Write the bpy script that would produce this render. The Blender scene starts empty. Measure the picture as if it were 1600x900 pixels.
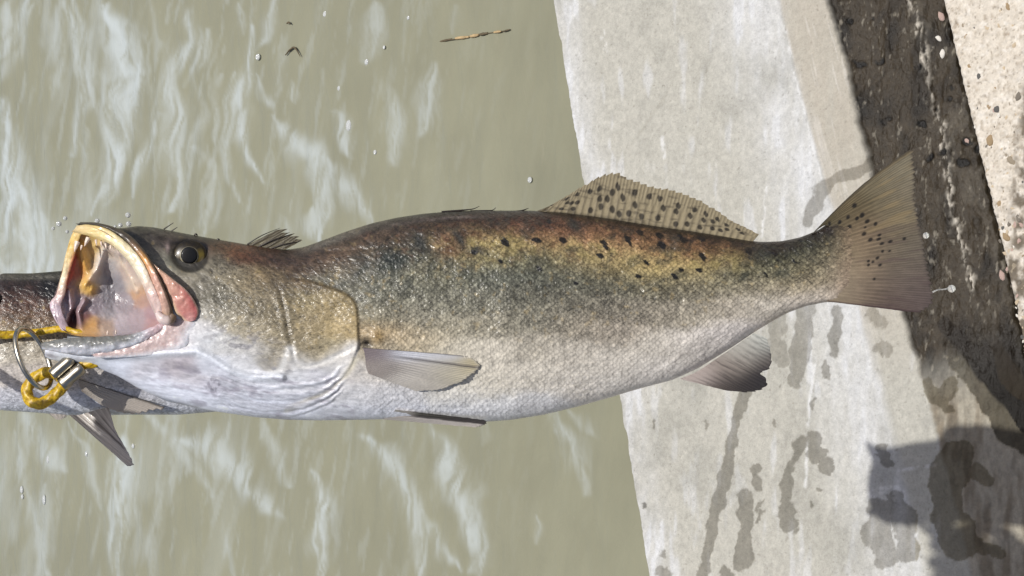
import bpy, math, random
import numpy as np
from mathutils import Matrix, Vector
random.seed(7); np.random.seed(7)
SC = bpy.context.scene
COL = SC.collection
R_ = math.radians

# ------------------------------------------------------------------ camera
CAM_H, PITCH, FPX, DIST = 1.6, R_(45), 2198.0, 0.95
Fv = np.array([0, math.cos(PITCH), -math.sin(PITCH)])
Uv = np.array([0, math.sin(PITCH), math.cos(PITCH)])
Rv = np.array([1.0, 0, 0])
C0 = np.array([0, 0, CAM_H])
cd = bpy.data.cameras.new("camera"); cam = bpy.data.objects.new("camera", cd); COL.objects.link(cam)
CR = Matrix(((-Uv[0], Rv[0], -Fv[0]), (-Uv[1], Rv[1], -Fv[1]), (-Uv[2], Rv[2], -Fv[2])))
cam.matrix_world = Matrix.Translation(C0) @ CR.to_4x4()
cd.sensor_fit = 'HORIZONTAL'; cd.sensor_width = 36; cd.lens = 36 * FPX / 1600
cd.clip_start = 0.05; cd.clip_end = 500
SC.camera = cam
# ------------------------------------------------------------------ sky and sun
SUN = Vector((0.185, 0.03, 1.0)).normalized()      # direction towards the sun
wd = bpy.data.worlds.new("World"); SC.world = wd; wd.use_nodes = True
nt = wd.node_tree; sky = nt.nodes.new('ShaderNodeTexSky'); sky.sky_type = 'NISHITA'; sky.sun_disc = False
sky.sun_elevation = math.asin(SUN.z); sky.sun_rotation = math.atan2(SUN.x, SUN.y)
sky.air_density = 0.8; sky.dust_density = 3.5; sky.ozone_density = 0.6
bg = nt.nodes['Background']; nt.links.new(sky.outputs[0], bg.inputs[0]); bg.inputs[1].default_value = 0.09
ld = bpy.data.lights.new("sun", 'SUN'); ld.energy = 3.7; ld.angle = R_(0.5); ld.color = (1, 0.975, 0.935)
sl = bpy.data.objects.new("sun", ld); COL.objects.link(sl)
sl.rotation_euler = SUN.to_track_quat('Z', 'Y').to_euler(); sl.location = (1, 0, 5)
SC.view_settings.view_transform = 'Standard'; SC.view_settings.look = 'None'
SC.view_settings.exposure = 0.0; SC.view_settings.gamma = 1

# ------------------------------------------------------------------ numeric helpers
def lin(c):
    c = np.asarray(c, float) / 255
    return np.where(c < 0.04045, c / 12.92, ((c + 0.055) / 1.055) ** 2.4)
_tab = np.random.RandomState(3).rand(512, 512)
def vn(x, y, seed=0):
    x = np.asarray(x, float) + seed * 37.31; y = np.asarray(y, float) + seed * 91.7
    xi = np.floor(x).astype(int); yi = np.floor(y).astype(int); fx = x - xi; fy = y - yi
    fx = fx * fx * (3 - 2 * fx); fy = fy * fy * (3 - 2 * fy)
    g = lambda a, b: _tab[a & 511, b & 511]
    return (g(xi, yi) * (1 - fx) + g(xi + 1, yi) * fx) * (1 - fy) + (g(xi, yi + 1) * (1 - fx) + g(xi + 1, yi + 1) * fx) * fy
def fbm(x, y, o=4, seed=0):
    s = 0; a = 0.5; t = 0
    for i in range(o):
        s = s + a * vn(x * 2 ** i, y * 2 ** i, seed + i * 5); t += a; a *= 0.55
    return s / t * 2 - 1                      # about -1..1
def ss(a, b, x):
    t = np.clip((x - a) / (b - a), 0, 1); return t * t * (3 - 2 * t)
def sm(pts, n=28):
    return curve([tuple(p[:2]) for p in pts], np.linspace(0, 1, n))
def pldist(x, y, pts, side=False):
    """distance to a polyline, parameter 0..1 along it, signed side"""
    best = np.full(np.shape(x), 1e9); par = np.zeros(np.shape(x)); sg = np.ones(np.shape(x))
    P = np.array(pts, float); L = np.hypot(*np.diff(P[:, :2], axis=0).T); cum = np.r_[0, np.cumsum(L)]
    for i in range(len(P) - 1):
        ax, ay = P[i, :2]; bx, by = P[i + 1, :2]; dx, dy = bx - ax, by - ay
        t = np.clip(((x - ax) * dx + (y - ay) * dy) / (L[i] ** 2 + 1e-9), 0, 1)
        d = np.hypot(x - ax - t * dx, y - ay - t * dy); m = d < best
        best = np.where(m, d, best); par = np.where(m, (cum[i] + t * L[i]) / cum[-1], par)
        sg = np.where(m, np.sign((x - ax) * dy - (y - ay) * dx), sg)
    return (best, par, sg) if side else (best, par)
def inpoly(x, y, pts):
    r = np.zeros(np.shape(x), bool); n = len(pts)
    for i in range(n):
        x1, y1 = pts[i]; x2, y2 = pts[(i + 1) % n]
        c = ((y1 > y) != (y2 > y)) & (x < (x2 - x1) * (y - y1) / ((y2 - y1) + 1e-12) + x1)
        r ^= c
    return r
def rbf(x, y, samp, sx, sy):
    num = np.zeros(np.shape(x) + (3,)); den = np.full(np.shape(x), 1e-12)
    for px, py, c in samp:
        d2 = ((x - px) / sx) ** 2 + ((y - py) / sy) ** 2
        w = np.exp(-0.5 * d2) + 1e-5 / (1 + d2)
        num += w[..., None] * lin(c); den += w
    return num / den[..., None]
def mixc(c, col, m):
    return c * (1 - m[..., None]) + lin(col) * m[..., None]
def curve(pts, t):
    """smooth (Catmull-Rom) curve through points at t in 0..1, by arc length"""
    P = np.array(pts, float)
    if len(P) == 2: return P[0] + (P[1] - P[0]) * np.asarray(t)[:, None]
    Q = np.vstack([2 * P[0] - P[1], P, 2 * P[-1] - P[-2]]); out = []
    for i in range(len(P) - 1):
        s = np.linspace(0, 1, 16, endpoint=False)[:, None]; a, b, c, d = Q[i:i + 4]
        out.append(0.5 * (2 * b + (c - a) * s + (2 * a - 5 * b + 4 * c - d) * s ** 2 + (3 * b - a - 3 * c + d) * s ** 3))
    out = np.vstack(out + [P[-1:]]); L = np.r_[0, np.cumsum(np.linalg.norm(np.diff(out[:, :2], axis=0), axis=1))]; L /= L[-1]
    return np.stack([np.interp(t, L, out[:, k]) for k in range(P.shape[1])], 1)

# ------------------------------------------------------------------ placing things: pixels of a 1600 wide view -> metres
S = DIST / FPX                                # metres per unit at the fish
def PF(px, py, z):
    """fish frame (x along the fish to its tail, y to its back, z out of its flank)"""
    k = 1 - np.asarray(z) / FPX
    return np.stack([(np.asarray(px) - 800) * k * S, (450 - np.asarray(py)) * k * S, np.asarray(z) * S + 0 * np.asarray(px)], -1)
FISHM = Matrix.Translation(C0 + Fv * DIST) @ CR.to_4x4()
def UNP(px, py, z=0.0):
    px = np.asarray(px, float)[..., None]; py = np.asarray(py, float)[..., None]
    d = Fv - (px - 800) / FPX * Uv + (450 - py) / FPX * Rv
    t = (z - CAM_H) / d[..., 2:3]
    return C0 + t * d
def PROJ(w):
    v = w - C0; f = np.maximum(v @ Fv, 0.2)
    return 800 - (v @ Uv) / f * FPX, 450 - (v @ Rv) / f * FPX

# ------------------------------------------------------------------ meshes
def mesh_np(name, V, Fq, colr=None, uv=None, mat=None, parent=None, smooth=True, extra=None):
    me = bpy.data.meshes.new(name); V = np.asarray(V, np.float32).reshape(-1, 3); Fq = np.asarray(Fq, np.int32)
    n = Fq.shape[1]
    me.vertices.add(len(V)); me.vertices.foreach_set('co', V.ravel())
    me.loops.add(Fq.size); me.loops.foreach_set('vertex_index', Fq.ravel())
    me.polygons.add(len(Fq)); me.polygons.foreach_set('loop_start', np.arange(0, Fq.size, n, dtype=np.int32))
    me.polygons.foreach_set('use_smooth', np.full(len(Fq), smooth, bool))
    me.update(calc_edges=True)
    if colr is not None:
        a = me.color_attributes.new('tint', 'FLOAT_COLOR', 'POINT')
        c = np.ones((len(V), 4), np.float32); c[:, :3] = np.clip(np.asarray(colr).reshape(-1, 3), 0, 1); a.data.foreach_set('color', c.ravel())
    if extra is not None:
        for k, v in extra.items():
            a = me.attributes.new(k, 'FLOAT', 'POINT'); a.data.foreach_set('value', np.asarray(v, np.float32).ravel())
    if uv is not None:
        u = me.uv_layers.new(name='UVMap'); uvv = np.asarray(uv, np.float32).reshape(-1, 2)[Fq.ravel()]; u.data.foreach_set('uv', uvv.ravel())
    if mat: me.materials.append(mat)
    o = bpy.data.objects.new(name, me); COL.objects.link(o)
    if parent: o.parent = parent
    return o
def grid_faces(nr, nc, mask=None, wrap=False, flip=False):
    i = np.arange(nr - 1)[:, None]; j = np.arange(nc if wrap else nc - 1)[None, :]; j2 = (j + 1) % nc
    a = i * nc + j; b = i * nc + j2; c = (i + 1) * nc + j2; d = (i + 1) * nc + j
    f = np.stack([a, b, c, d] if not flip else [a, d, c, b], -1).reshape(-1, 4)
    if mask is not None:
        m = mask[:-1, :-1] & mask[1:, :-1] & mask[:-1, 1:] & mask[1:, 1:]; f = f[m.reshape(-1)]
    return f
def empty(name, label, cat, M=None, group=None):
    o = bpy.data.objects.new(name, None); COL.objects.link(o); o.empty_display_size = 0.02
    if M is not None: o.matrix_world = M
    o['label'] = label; o['category'] = cat
    if group: o['group'] = group
    return o
def tag(o, label, cat, group=None):
    o['label'] = label; o['category'] = cat
    if group: o['group'] = group
    return o

def tube(pts, rad, n=12, m=60, flat=1.0, twist=0, lay=0.0, closed=False):
    """pts: (px,py,z) control points in the fish frame, rad: radii; returns V, F, px, py"""
    t = np.linspace(0, 1, m); c = curve(pts, t); r = np.interp(t, np.linspace(0, 1, len(rad)), rad)
    if closed: c[-1] = c[0]
    T = np.gradient(c, axis=0)
    if closed: T[0] = T[-1] = c[1] - c[-2]
    T /= np.linalg.norm(T, axis=1)[:, None] + 1e-9
    up = np.array([0, 0, 1.0]); N = np.cross(T, up); N /= np.linalg.norm(N, axis=1)[:, None] + 1e-9; B = np.cross(N, T)
    a = np.linspace(0, 2 * np.pi, n, endpoint=False)
    ln = np.r_[0, np.cumsum(np.linalg.norm(np.diff(c, axis=0), axis=1))]
    A = a[None, :] + twist * ln[:, None]
    rr = r[:, None] * (1 + lay * np.abs(np.cos(A * 1.5)) - lay * 0.5)
    P = c[:, None, :] + N[:, None, :] * (np.cos(a) * 1)[None, :, None] * rr[..., None] + B[:, None, :] * (np.sin(a) * flat)[None, :, None] * rr[..., None]
    V = PF(P[..., 0], P[..., 1], P[..., 2])
    f = grid_faces(m, n, wrap=True)
    return V.reshape(-1, 3), f, P[..., 0], P[..., 1], np.repeat(t[:, None], n, 1), np.repeat(a[None], m, 0)
def cap_tube(V, f, n):
    """close both ends with a vertex each"""
    m = len(V) // n; V = np.vstack([V, V[:n].mean(0), V[-n:].mean(0)]); k = m * n
    f = np.vstack([f, [[(j + 1) % n, j, k, k] for j in range(n)], [[k - n + j, k - n + (j + 1) % n, k + 1, k + 1] for j in range(n)]])
    return V, f

# ------------------------------------------------------------------ materials
def newmat(name):
    m = bpy.data.materials.new(name); m.use_nodes = True
    return m, m.node_tree, m.node_tree.nodes['Principled BSDF']
def N(nt, t, **k):
    n = nt.nodes.new(t)
    for a, b in k.items(): setattr(n, a, b)
    return n
def mathn(nt, op, a, b=None, c=None):
    n = nt.nodes.new('ShaderNodeMath'); n.operation = op
    for i, v in enumerate((a, b, c)):
        if v is None: continue
        if isinstance(v, (int, float)): n.inputs[i].default_value = v
        else: nt.links.new(v, n.inputs[i])
    return n.outputs[0]
def tint_node(nt): 
    n = N(nt, 'ShaderNodeAttribute'); n.attribute_name = 'tint'; return n.outputs['Color']
def bump(nt, bsdf, h, strength, dist, prev=None):
    b = N(nt, 'ShaderNodeBump'); b.inputs['Strength'].default_value = strength; b.inputs['Distance'].default_value = dist
    nt.links.new(h, b.inputs['Height'])
    if prev: nt.links.new(prev, b.inputs['Normal'])
    nt.links.new(b.outputs[0], bsdf.inputs['Normal']); nt.links.new(b.outputs[0], bsdf.inputs['Coat Normal']); return b.outputs[0]

def mat_skin(name='fish_skin', rough=0.4, scale=1.0, bs=0.3, coat=0.22):
    m, nt, p = newmat(name)
    uv = N(nt, 'ShaderNodeTexCoord').outputs['UV']
    mp = N(nt, 'ShaderNodeMapping'); mp.inputs['Rotation'].default_value = (0, 0, R_(28)); mp.inputs['Scale'].default_value = (1.0, 1.7, 1); nt.links.new(uv, mp.inputs[0])
    nz = N(nt, 'ShaderNodeTexNoise'); nz.inputs['Scale'].default_value = 60 * scale; nz.inputs['Detail'].default_value = 3; nt.links.new(mp.outputs[0], nz.inputs[0])
    mx = N(nt, 'ShaderNodeMixRGB'); mx.inputs[0].default_value = 0.025; nt.links.new(mp.outputs[0], mx.inputs[1]); nt.links.new(nz.outputs['Color'], mx.inputs[2])
    vo = N(nt, 'ShaderNodeTexVoronoi'); vo.inputs['Scale'].default_value = 105 * scale; nt.links.new(mx.outputs[0], vo.inputs['Vector'])
    n2 = N(nt, 'ShaderNodeTexNoise'); n2.inputs['Scale'].default_value = 150 * scale; n2.inputs['Detail'].default_value = 5; n2.inputs['Distortion'].default_value = 1.2; nt.links.new(mp.outputs[0], n2.inputs[0])
    h = mathn(nt, 'ADD', mathn(nt, 'MULTIPLY', vo.outputs['Distance'], -0.7), mathn(nt, 'MULTIPLY', n2.outputs['Fac'], 1.0))
    at = N(nt, 'ShaderNodeAttribute'); at.attribute_name = 'scaly'
    bn = N(nt, 'ShaderNodeBump'); bn.inputs['Distance'].default_value = 0.0022; nt.links.new(h, bn.inputs['Height'])
    nt.links.new(mathn(nt, 'MULTIPLY', at.outputs['Fac'], bs), bn.inputs['Strength']); nt.links.new(bn.outputs[0], p.inputs['Normal']); nt.links.new(bn.outputs[0], p.inputs['Coat Normal'])
    # every scale and crinkle has its own pigment
    v = mathn(nt, 'MAXIMUM', mathn(nt, 'ADD', mathn(nt, 'MULTIPLY', n2.outputs['Fac'], 2.8), -0.4), 0.3)
    v2 = mathn(nt, 'ADD', mathn(nt, 'MULTIPLY', mathn(nt, 'SUBTRACT', v, 1.0), at.outputs['Fac']), 1.0)
    mm = N(nt, 'ShaderNodeVectorMath', operation='SCALE'); nt.links.new(tint_node(nt), mm.inputs[0]); nt.links.new(v2, mm.inputs['Scale'])
    nt.links.new(mm.outputs[0], p.inputs['Base Color'])
    p.inputs['Roughness'].default_value = rough; p.inputs['Coat Weight'].default_value = coat; p.inputs['Coat Roughness'].default_value = 0.12
    p.inputs['Subsurface Weight'].default_value = 0.0
    return m
def mat_flesh(name='wet_flesh', rough=0.36, bs=0.3, sc=90, coat=0.35):
    m, nt, p = newmat(name); nt.links.new(tint_node(nt), p.inputs['Base Color'])
    nz = N(nt, 'ShaderNodeTexNoise'); nz.inputs['Scale'].default_value = sc; nz.inputs['Detail'].default_value = 4
    nt.links.new(N(nt, 'ShaderNodeTexCoord').outputs['Object'], nz.inputs[0])
    bump(nt, p, nz.outputs['Fac'], bs, 0.004)
    p.inputs['Roughness'].default_value = rough; p.inputs['Coat Weight'].default_value = coat; p.inputs['Coat Roughness'].default_value = 0.08
    p.inputs['Subsurface Weight'].default_value = 0.1; p.inputs['Subsurface Radius'].default_value = (0.004, 0.002, 0.0012); p.inputs['Subsurface Scale'].default_value = 1.0
    return m
def mat_fin(name='fin_membrane', tr=0.14):
    m, nt, p = newmat(name); c = tint_node(nt); nt.links.new(c, p.inputs['Base Color']); p.inputs['Roughness'].default_value = 0.4
    p.inputs['Coat Weight'].default_value = 0.25
    nz = N(nt, 'ShaderNodeTexNoise'); nz.inputs['Scale'].default_value = 700; nt.links.new(N(nt, 'ShaderNodeTexCoord').outputs['Object'], nz.inputs[0]); bump(nt, p, nz.outputs['Fac'], 0.3, 0.0006)
    t = N(nt, 'ShaderNodeBsdfTranslucent'); nt.links.new(c, t.inputs[0]); mx = N(nt, 'ShaderNodeMixShader'); mx.inputs[0].default_value = tr
    nt.links.new(p.outputs[0], mx.inputs[1]); nt.links.new(t.outputs[0], mx.inputs[2]); nt.links.new(mx.outputs[0], nt.nodes['Material Output'].inputs[0])
    return m
def mat_plain(name, col, rough=0.4, metal=0.0, bs=0.0, sc=400, coat=0.0, dist=0.001):
    m, nt, p = newmat(name); c = lin(col); p.inputs['Roughness'].default_value = rough; p.inputs['Metallic'].default_value = metal; p.inputs['Coat Weight'].default_value = coat
    nz = N(nt, 'ShaderNodeTexNoise'); nz.inputs['Scale'].default_value = sc; nz.inputs['Detail'].default_value = 4
    nt.links.new(N(nt, 'ShaderNodeTexCoord').outputs['Object'], nz.inputs[0])
    r = N(nt, 'ShaderNodeValToRGB'); r.color_ramp.elements[0].position = 0.3; r.color_ramp.elements[1].position = 0.7
    r.color_ramp.elements[0].color = (*(c * 0.7), 1); r.color_ramp.elements[1].color = (*np.minimum(c * 1.2, 1), 1)
    nt.links.new(nz.outputs['Fac'], r.inputs[0]); nt.links.new(r.outputs[0], p.inputs['Base Color'])
    if bs: bump(nt, p, nz.outputs['Fac'], bs, dist)
    return m
def mat_concrete(name, sc=1.0, dist=0.004, bs=0.5):
    m, nt, p = newmat(name); obj = N(nt, 'ShaderNodeTexCoord').outputs['Object']
    n1 = N(nt, 'ShaderNodeTexNoise'); n1.inputs['Scale'].default_value = 130 * sc; n1.inputs['Detail'].default_value = 6; n1.inputs['Roughness'].default_value = 0.65; nt.links.new(obj, n1.inputs[0])
    n2 = N(nt, 'ShaderNodeTexNoise'); n2.inputs['Scale'].default_value = 420 * sc; n2.inputs['Detail'].default_value = 3; nt.links.new(obj, n2.inputs[0])
    v = mathn(nt, 'ADD', mathn(nt, 'MULTIPLY', n1.outputs['Fac'], 0.42), mathn(nt, 'MULTIPLY', n2.outputs['Fac'], 0.32)); v = mathn(nt, 'ADD', v, 0.63)
    mm = N(nt, 'ShaderNodeVectorMath', operation='SCALE'); nt.links.new(tint_node(nt), mm.inputs[0]); nt.links.new(v, mm.inputs['Scale']); nt.links.new(mm.outputs[0], p.inputs['Base Color'])
    p.inputs['Specular IOR Level'].default_value = .22; at = N(nt, 'ShaderNodeAttribute'); at.attribute_name = 'wet'
    nt.links.new(mathn(nt, 'SUBTRACT', 0.85, mathn(nt, 'MULTIPLY', at.outputs['Fac'], 0.45)), p.inputs['Roughness'])
    bump(nt, p, mathn(nt, 'ADD', n1.outputs['Fac'], mathn(nt, 'MULTIPLY', n2.outputs['Fac'], 0.4)), bs, dist)
    return m
def mat_water():
    m, nt, p = newmat('turbid_water'); obj = N(nt, 'ShaderNodeTexCoord').outputs['Object']
    mp = N(nt, 'ShaderNodeMapping'); mp.inputs['Scale'].default_value = (1.0, 3.0, 1); mp.inputs['Rotation'].default_value = (0, 0, R_(12)); nt.links.new(obj, mp.inputs[0])
    n1 = N(nt, 'ShaderNodeTexNoise'); n1.inputs['Scale'].default_value = 7; n1.inputs['Detail'].default_value = 6; n1.inputs['Distortion'].default_value = 0.8; nt.links.new(mp.outputs[0], n1.inputs[0])
    nt.links.new(tint_node(nt), p.inputs['Base Color'])
    bump(nt, p, n1.outputs['Fac'], 0.22, 0.03)
    p.inputs['Roughness'].default_value = 0.1; p.inputs['IOR'].default_value = 1.33
    return m
M_skin = mat_skin(); M_flesh = mat_flesh(); M_fin = mat_fin()
M_conc = mat_concrete('weathered_concrete'); M_water = mat_water()

KC = 0.86      # base colour = photographed colour x this (the sun and sky give the rest)

# ================================================================== WATER
WZ = -0.75
SKY_STREAKS = [  # sky reflections painted as pale streaks on the water: pixel path, width, strength
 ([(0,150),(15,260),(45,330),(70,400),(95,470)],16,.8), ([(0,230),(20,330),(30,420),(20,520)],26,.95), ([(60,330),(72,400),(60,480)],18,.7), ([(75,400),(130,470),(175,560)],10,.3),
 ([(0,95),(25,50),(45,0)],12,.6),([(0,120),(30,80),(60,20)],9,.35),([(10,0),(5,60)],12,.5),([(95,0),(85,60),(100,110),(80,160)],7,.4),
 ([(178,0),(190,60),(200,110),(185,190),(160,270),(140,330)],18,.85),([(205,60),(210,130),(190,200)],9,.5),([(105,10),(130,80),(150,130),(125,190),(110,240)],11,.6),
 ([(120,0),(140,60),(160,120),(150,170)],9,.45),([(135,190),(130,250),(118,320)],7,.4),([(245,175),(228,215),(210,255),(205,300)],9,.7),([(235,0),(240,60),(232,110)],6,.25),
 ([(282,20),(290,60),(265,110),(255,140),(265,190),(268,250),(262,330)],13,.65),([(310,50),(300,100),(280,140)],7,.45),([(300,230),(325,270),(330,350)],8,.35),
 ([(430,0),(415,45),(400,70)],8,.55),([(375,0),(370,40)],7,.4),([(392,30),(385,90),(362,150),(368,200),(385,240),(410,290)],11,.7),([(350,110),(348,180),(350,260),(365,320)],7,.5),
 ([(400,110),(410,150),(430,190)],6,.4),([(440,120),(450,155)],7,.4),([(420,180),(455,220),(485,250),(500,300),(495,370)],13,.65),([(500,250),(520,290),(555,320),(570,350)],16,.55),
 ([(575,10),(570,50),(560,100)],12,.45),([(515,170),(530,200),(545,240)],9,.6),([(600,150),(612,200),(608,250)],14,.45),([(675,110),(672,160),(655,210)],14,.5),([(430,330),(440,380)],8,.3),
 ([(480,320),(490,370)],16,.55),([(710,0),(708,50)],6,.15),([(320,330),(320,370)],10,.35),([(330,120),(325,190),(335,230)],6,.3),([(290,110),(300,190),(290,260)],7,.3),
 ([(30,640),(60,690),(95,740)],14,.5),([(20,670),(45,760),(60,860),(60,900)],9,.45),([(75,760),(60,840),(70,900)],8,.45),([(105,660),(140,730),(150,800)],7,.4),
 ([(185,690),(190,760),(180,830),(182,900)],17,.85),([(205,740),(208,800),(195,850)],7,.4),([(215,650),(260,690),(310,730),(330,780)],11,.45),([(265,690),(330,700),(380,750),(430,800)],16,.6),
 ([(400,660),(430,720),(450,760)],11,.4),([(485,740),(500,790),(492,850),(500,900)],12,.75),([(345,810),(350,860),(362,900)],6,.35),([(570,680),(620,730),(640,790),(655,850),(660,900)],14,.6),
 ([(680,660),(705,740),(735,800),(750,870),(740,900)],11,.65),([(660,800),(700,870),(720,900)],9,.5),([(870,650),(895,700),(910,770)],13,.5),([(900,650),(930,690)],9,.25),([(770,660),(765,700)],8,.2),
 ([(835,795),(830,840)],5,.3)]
def build_water():
    tx = np.r_[-1396, -1394, -1388, -1380, np.linspace(-1370, -30, 70), np.arange(-20, 1080, 2.6), np.linspace(1090, 1900, 30)]; ty = np.r_[np.linspace(-900, -30, 24), np.arange(-20, 925, 2.6), np.linspace(940, 1800, 24)]
    X, Y = np.meshgrid(tx, ty, indexing='ij')
    W = UNP(X, Y, WZ); W = W.copy()
    for sel, e in ((ty < -20, ty.searchsorted(-20)), (ty > 925, ty.searchsorted(925) - 1)):      # run on sideways to the far distance
        k = np.abs(ty[sel] - ty[e])[None] / 900; W[:, sel, 0] = W[:, e:e + 1, 0] + np.sign(ty[e] - 450) * -1 * (k ** 2.2) * 150; W[:, sel, 1] = W[:, e:e + 1, 1]
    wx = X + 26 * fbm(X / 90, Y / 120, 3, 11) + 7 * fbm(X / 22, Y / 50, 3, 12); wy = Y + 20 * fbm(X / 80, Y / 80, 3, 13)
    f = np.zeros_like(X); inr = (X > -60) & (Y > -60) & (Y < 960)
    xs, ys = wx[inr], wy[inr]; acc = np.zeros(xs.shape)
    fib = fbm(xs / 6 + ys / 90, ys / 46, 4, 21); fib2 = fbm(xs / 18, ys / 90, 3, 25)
    for pts, w, s in SKY_STREAKS:
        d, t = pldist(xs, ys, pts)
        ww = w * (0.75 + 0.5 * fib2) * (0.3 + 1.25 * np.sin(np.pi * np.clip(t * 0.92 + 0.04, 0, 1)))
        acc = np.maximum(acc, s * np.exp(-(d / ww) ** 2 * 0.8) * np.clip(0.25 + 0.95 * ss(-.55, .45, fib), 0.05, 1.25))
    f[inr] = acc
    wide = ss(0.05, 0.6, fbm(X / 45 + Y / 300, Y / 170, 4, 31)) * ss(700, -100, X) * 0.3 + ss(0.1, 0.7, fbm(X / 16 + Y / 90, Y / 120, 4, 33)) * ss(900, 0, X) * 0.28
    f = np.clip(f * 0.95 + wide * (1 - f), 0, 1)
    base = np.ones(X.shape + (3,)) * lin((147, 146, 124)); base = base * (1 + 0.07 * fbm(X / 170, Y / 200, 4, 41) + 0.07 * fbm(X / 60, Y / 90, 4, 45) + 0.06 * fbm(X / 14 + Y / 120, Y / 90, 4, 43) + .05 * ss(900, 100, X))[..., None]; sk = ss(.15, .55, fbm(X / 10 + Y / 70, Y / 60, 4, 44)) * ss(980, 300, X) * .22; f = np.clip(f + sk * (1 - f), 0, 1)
    c = mixc(base * 0.92, (196, 204, 204), np.clip(f * 0.85, 0, .85)) * KC  # pale tint stands in for the sky's reflection
    hgt = 0.010 * fbm(np.clip(W[..., 0], -9, 9) * 2.2, np.clip(W[..., 1], -9, 9) * 8, 4, 51) + 0.0016 * f
    W = W.copy(); W[..., 2] += hgt
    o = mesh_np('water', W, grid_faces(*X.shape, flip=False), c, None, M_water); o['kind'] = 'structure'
build_water()

# ================================================================== SEAWALL AND PAVEMENT
EA, EB = UNP(865, 0), UNP(1015, 900); JA, JB = UNP(1460, 0), UNP(1600, 600)
def line_at(A, B, x):       # points of the line through A and B at world x
    t = (x - A[0]) / (B[0] - A[0]); return A[None] + (B - A)[None] * t[:, None]
WET = [  # wet marks on the concrete: pixel path, half-width, strength
 ([(1165,612),(1150,660),(1133,740),(1112,820),(1098,900)],9,1),([(1096,905),(1092,935)],12,1),([(1262,345),(1286,292)],11,.95),([(1290,288),(1342,262),(1352,250)],9,.9),
 ([(1162,775),(1166,820),(1160,880)],12,1),([(1180,735),(1183,765)],8,1),([(1184,800),(1190,785)],3,1),([(1250,690),(1235,725),(1226,785)],8,1),([(1270,690),(1275,715)],14,1),([(1290,722),(1291,728)],11,1),
 ([(1228,800),(1232,818)],13,1),([(1242,830),(1241,834)],3,1),([(1278,763),(1279,766)],3,1),([(1266,785),(1265,792)],3,1),([(1272,625),(1268,640)],3,1),([(1308,490),(1302,550)],9,1),([(1286,565),(1288,588)],5,1),
 ([(1215,490),(1212,540),(1220,560)],13,.7),([(1262,470),(1252,530),(1243,592)],15,.85),([(1372,545),(1380,545)],11,.7),([(1362,492),(1372,505)],9,.7),
 ([(1375,800),(1372,840),(1385,870)],22,.9),([(1378,700),(1385,720)],10,1),([(1400,780),(1415,820),(1420,860)],17,1),([(1408,840),(1425,860)],7,1),([(1485,715),(1470,760),(1475,810),(1495,850)],25,1.1),
 ([(1480,720),(1520,745),(1530,755)],9,1),([(1510,850),(1545,870)],8,1),([(1130,893),(1135,900)],10,1),([(1030,890),(1042,898)],9,.9),([(1490,540),(1530,620),(1560,660),(1600,700)],26,1.6),([(1545,520),(1600,600)],16,1.6),([(1440,600),(1470,640)],10,1.2),([(1470,620),(1475,600)],10,1.1),
 ([(1100,660),(1101,668)],2.5,.8),([(1004,785),(1006,792)],3.5,1.3),([(1035,862),(1037,868)],3,1),([(1022,662),(1023,668)],2,1),([(1207,655),(1208,662)],2.5,.9),([(1190,800),(1185,815)],3,1)]
def wetmask(X, Y):
    wx = X + 8 * fbm(X / 16, Y / 16, 5, 61); wy = Y + 8 * fbm(X / 16, Y / 16, 5, 62); m = np.zeros_like(X)
    for pts, w, s in WET:
        d, t = pldist(wx, wy, pts); e = w * (1 + 0.18 * np.sin(t * 9 + w))
        m = np.maximum(m, s * ss(e + 1.3, e - 1.3, d))
    return m
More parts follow.
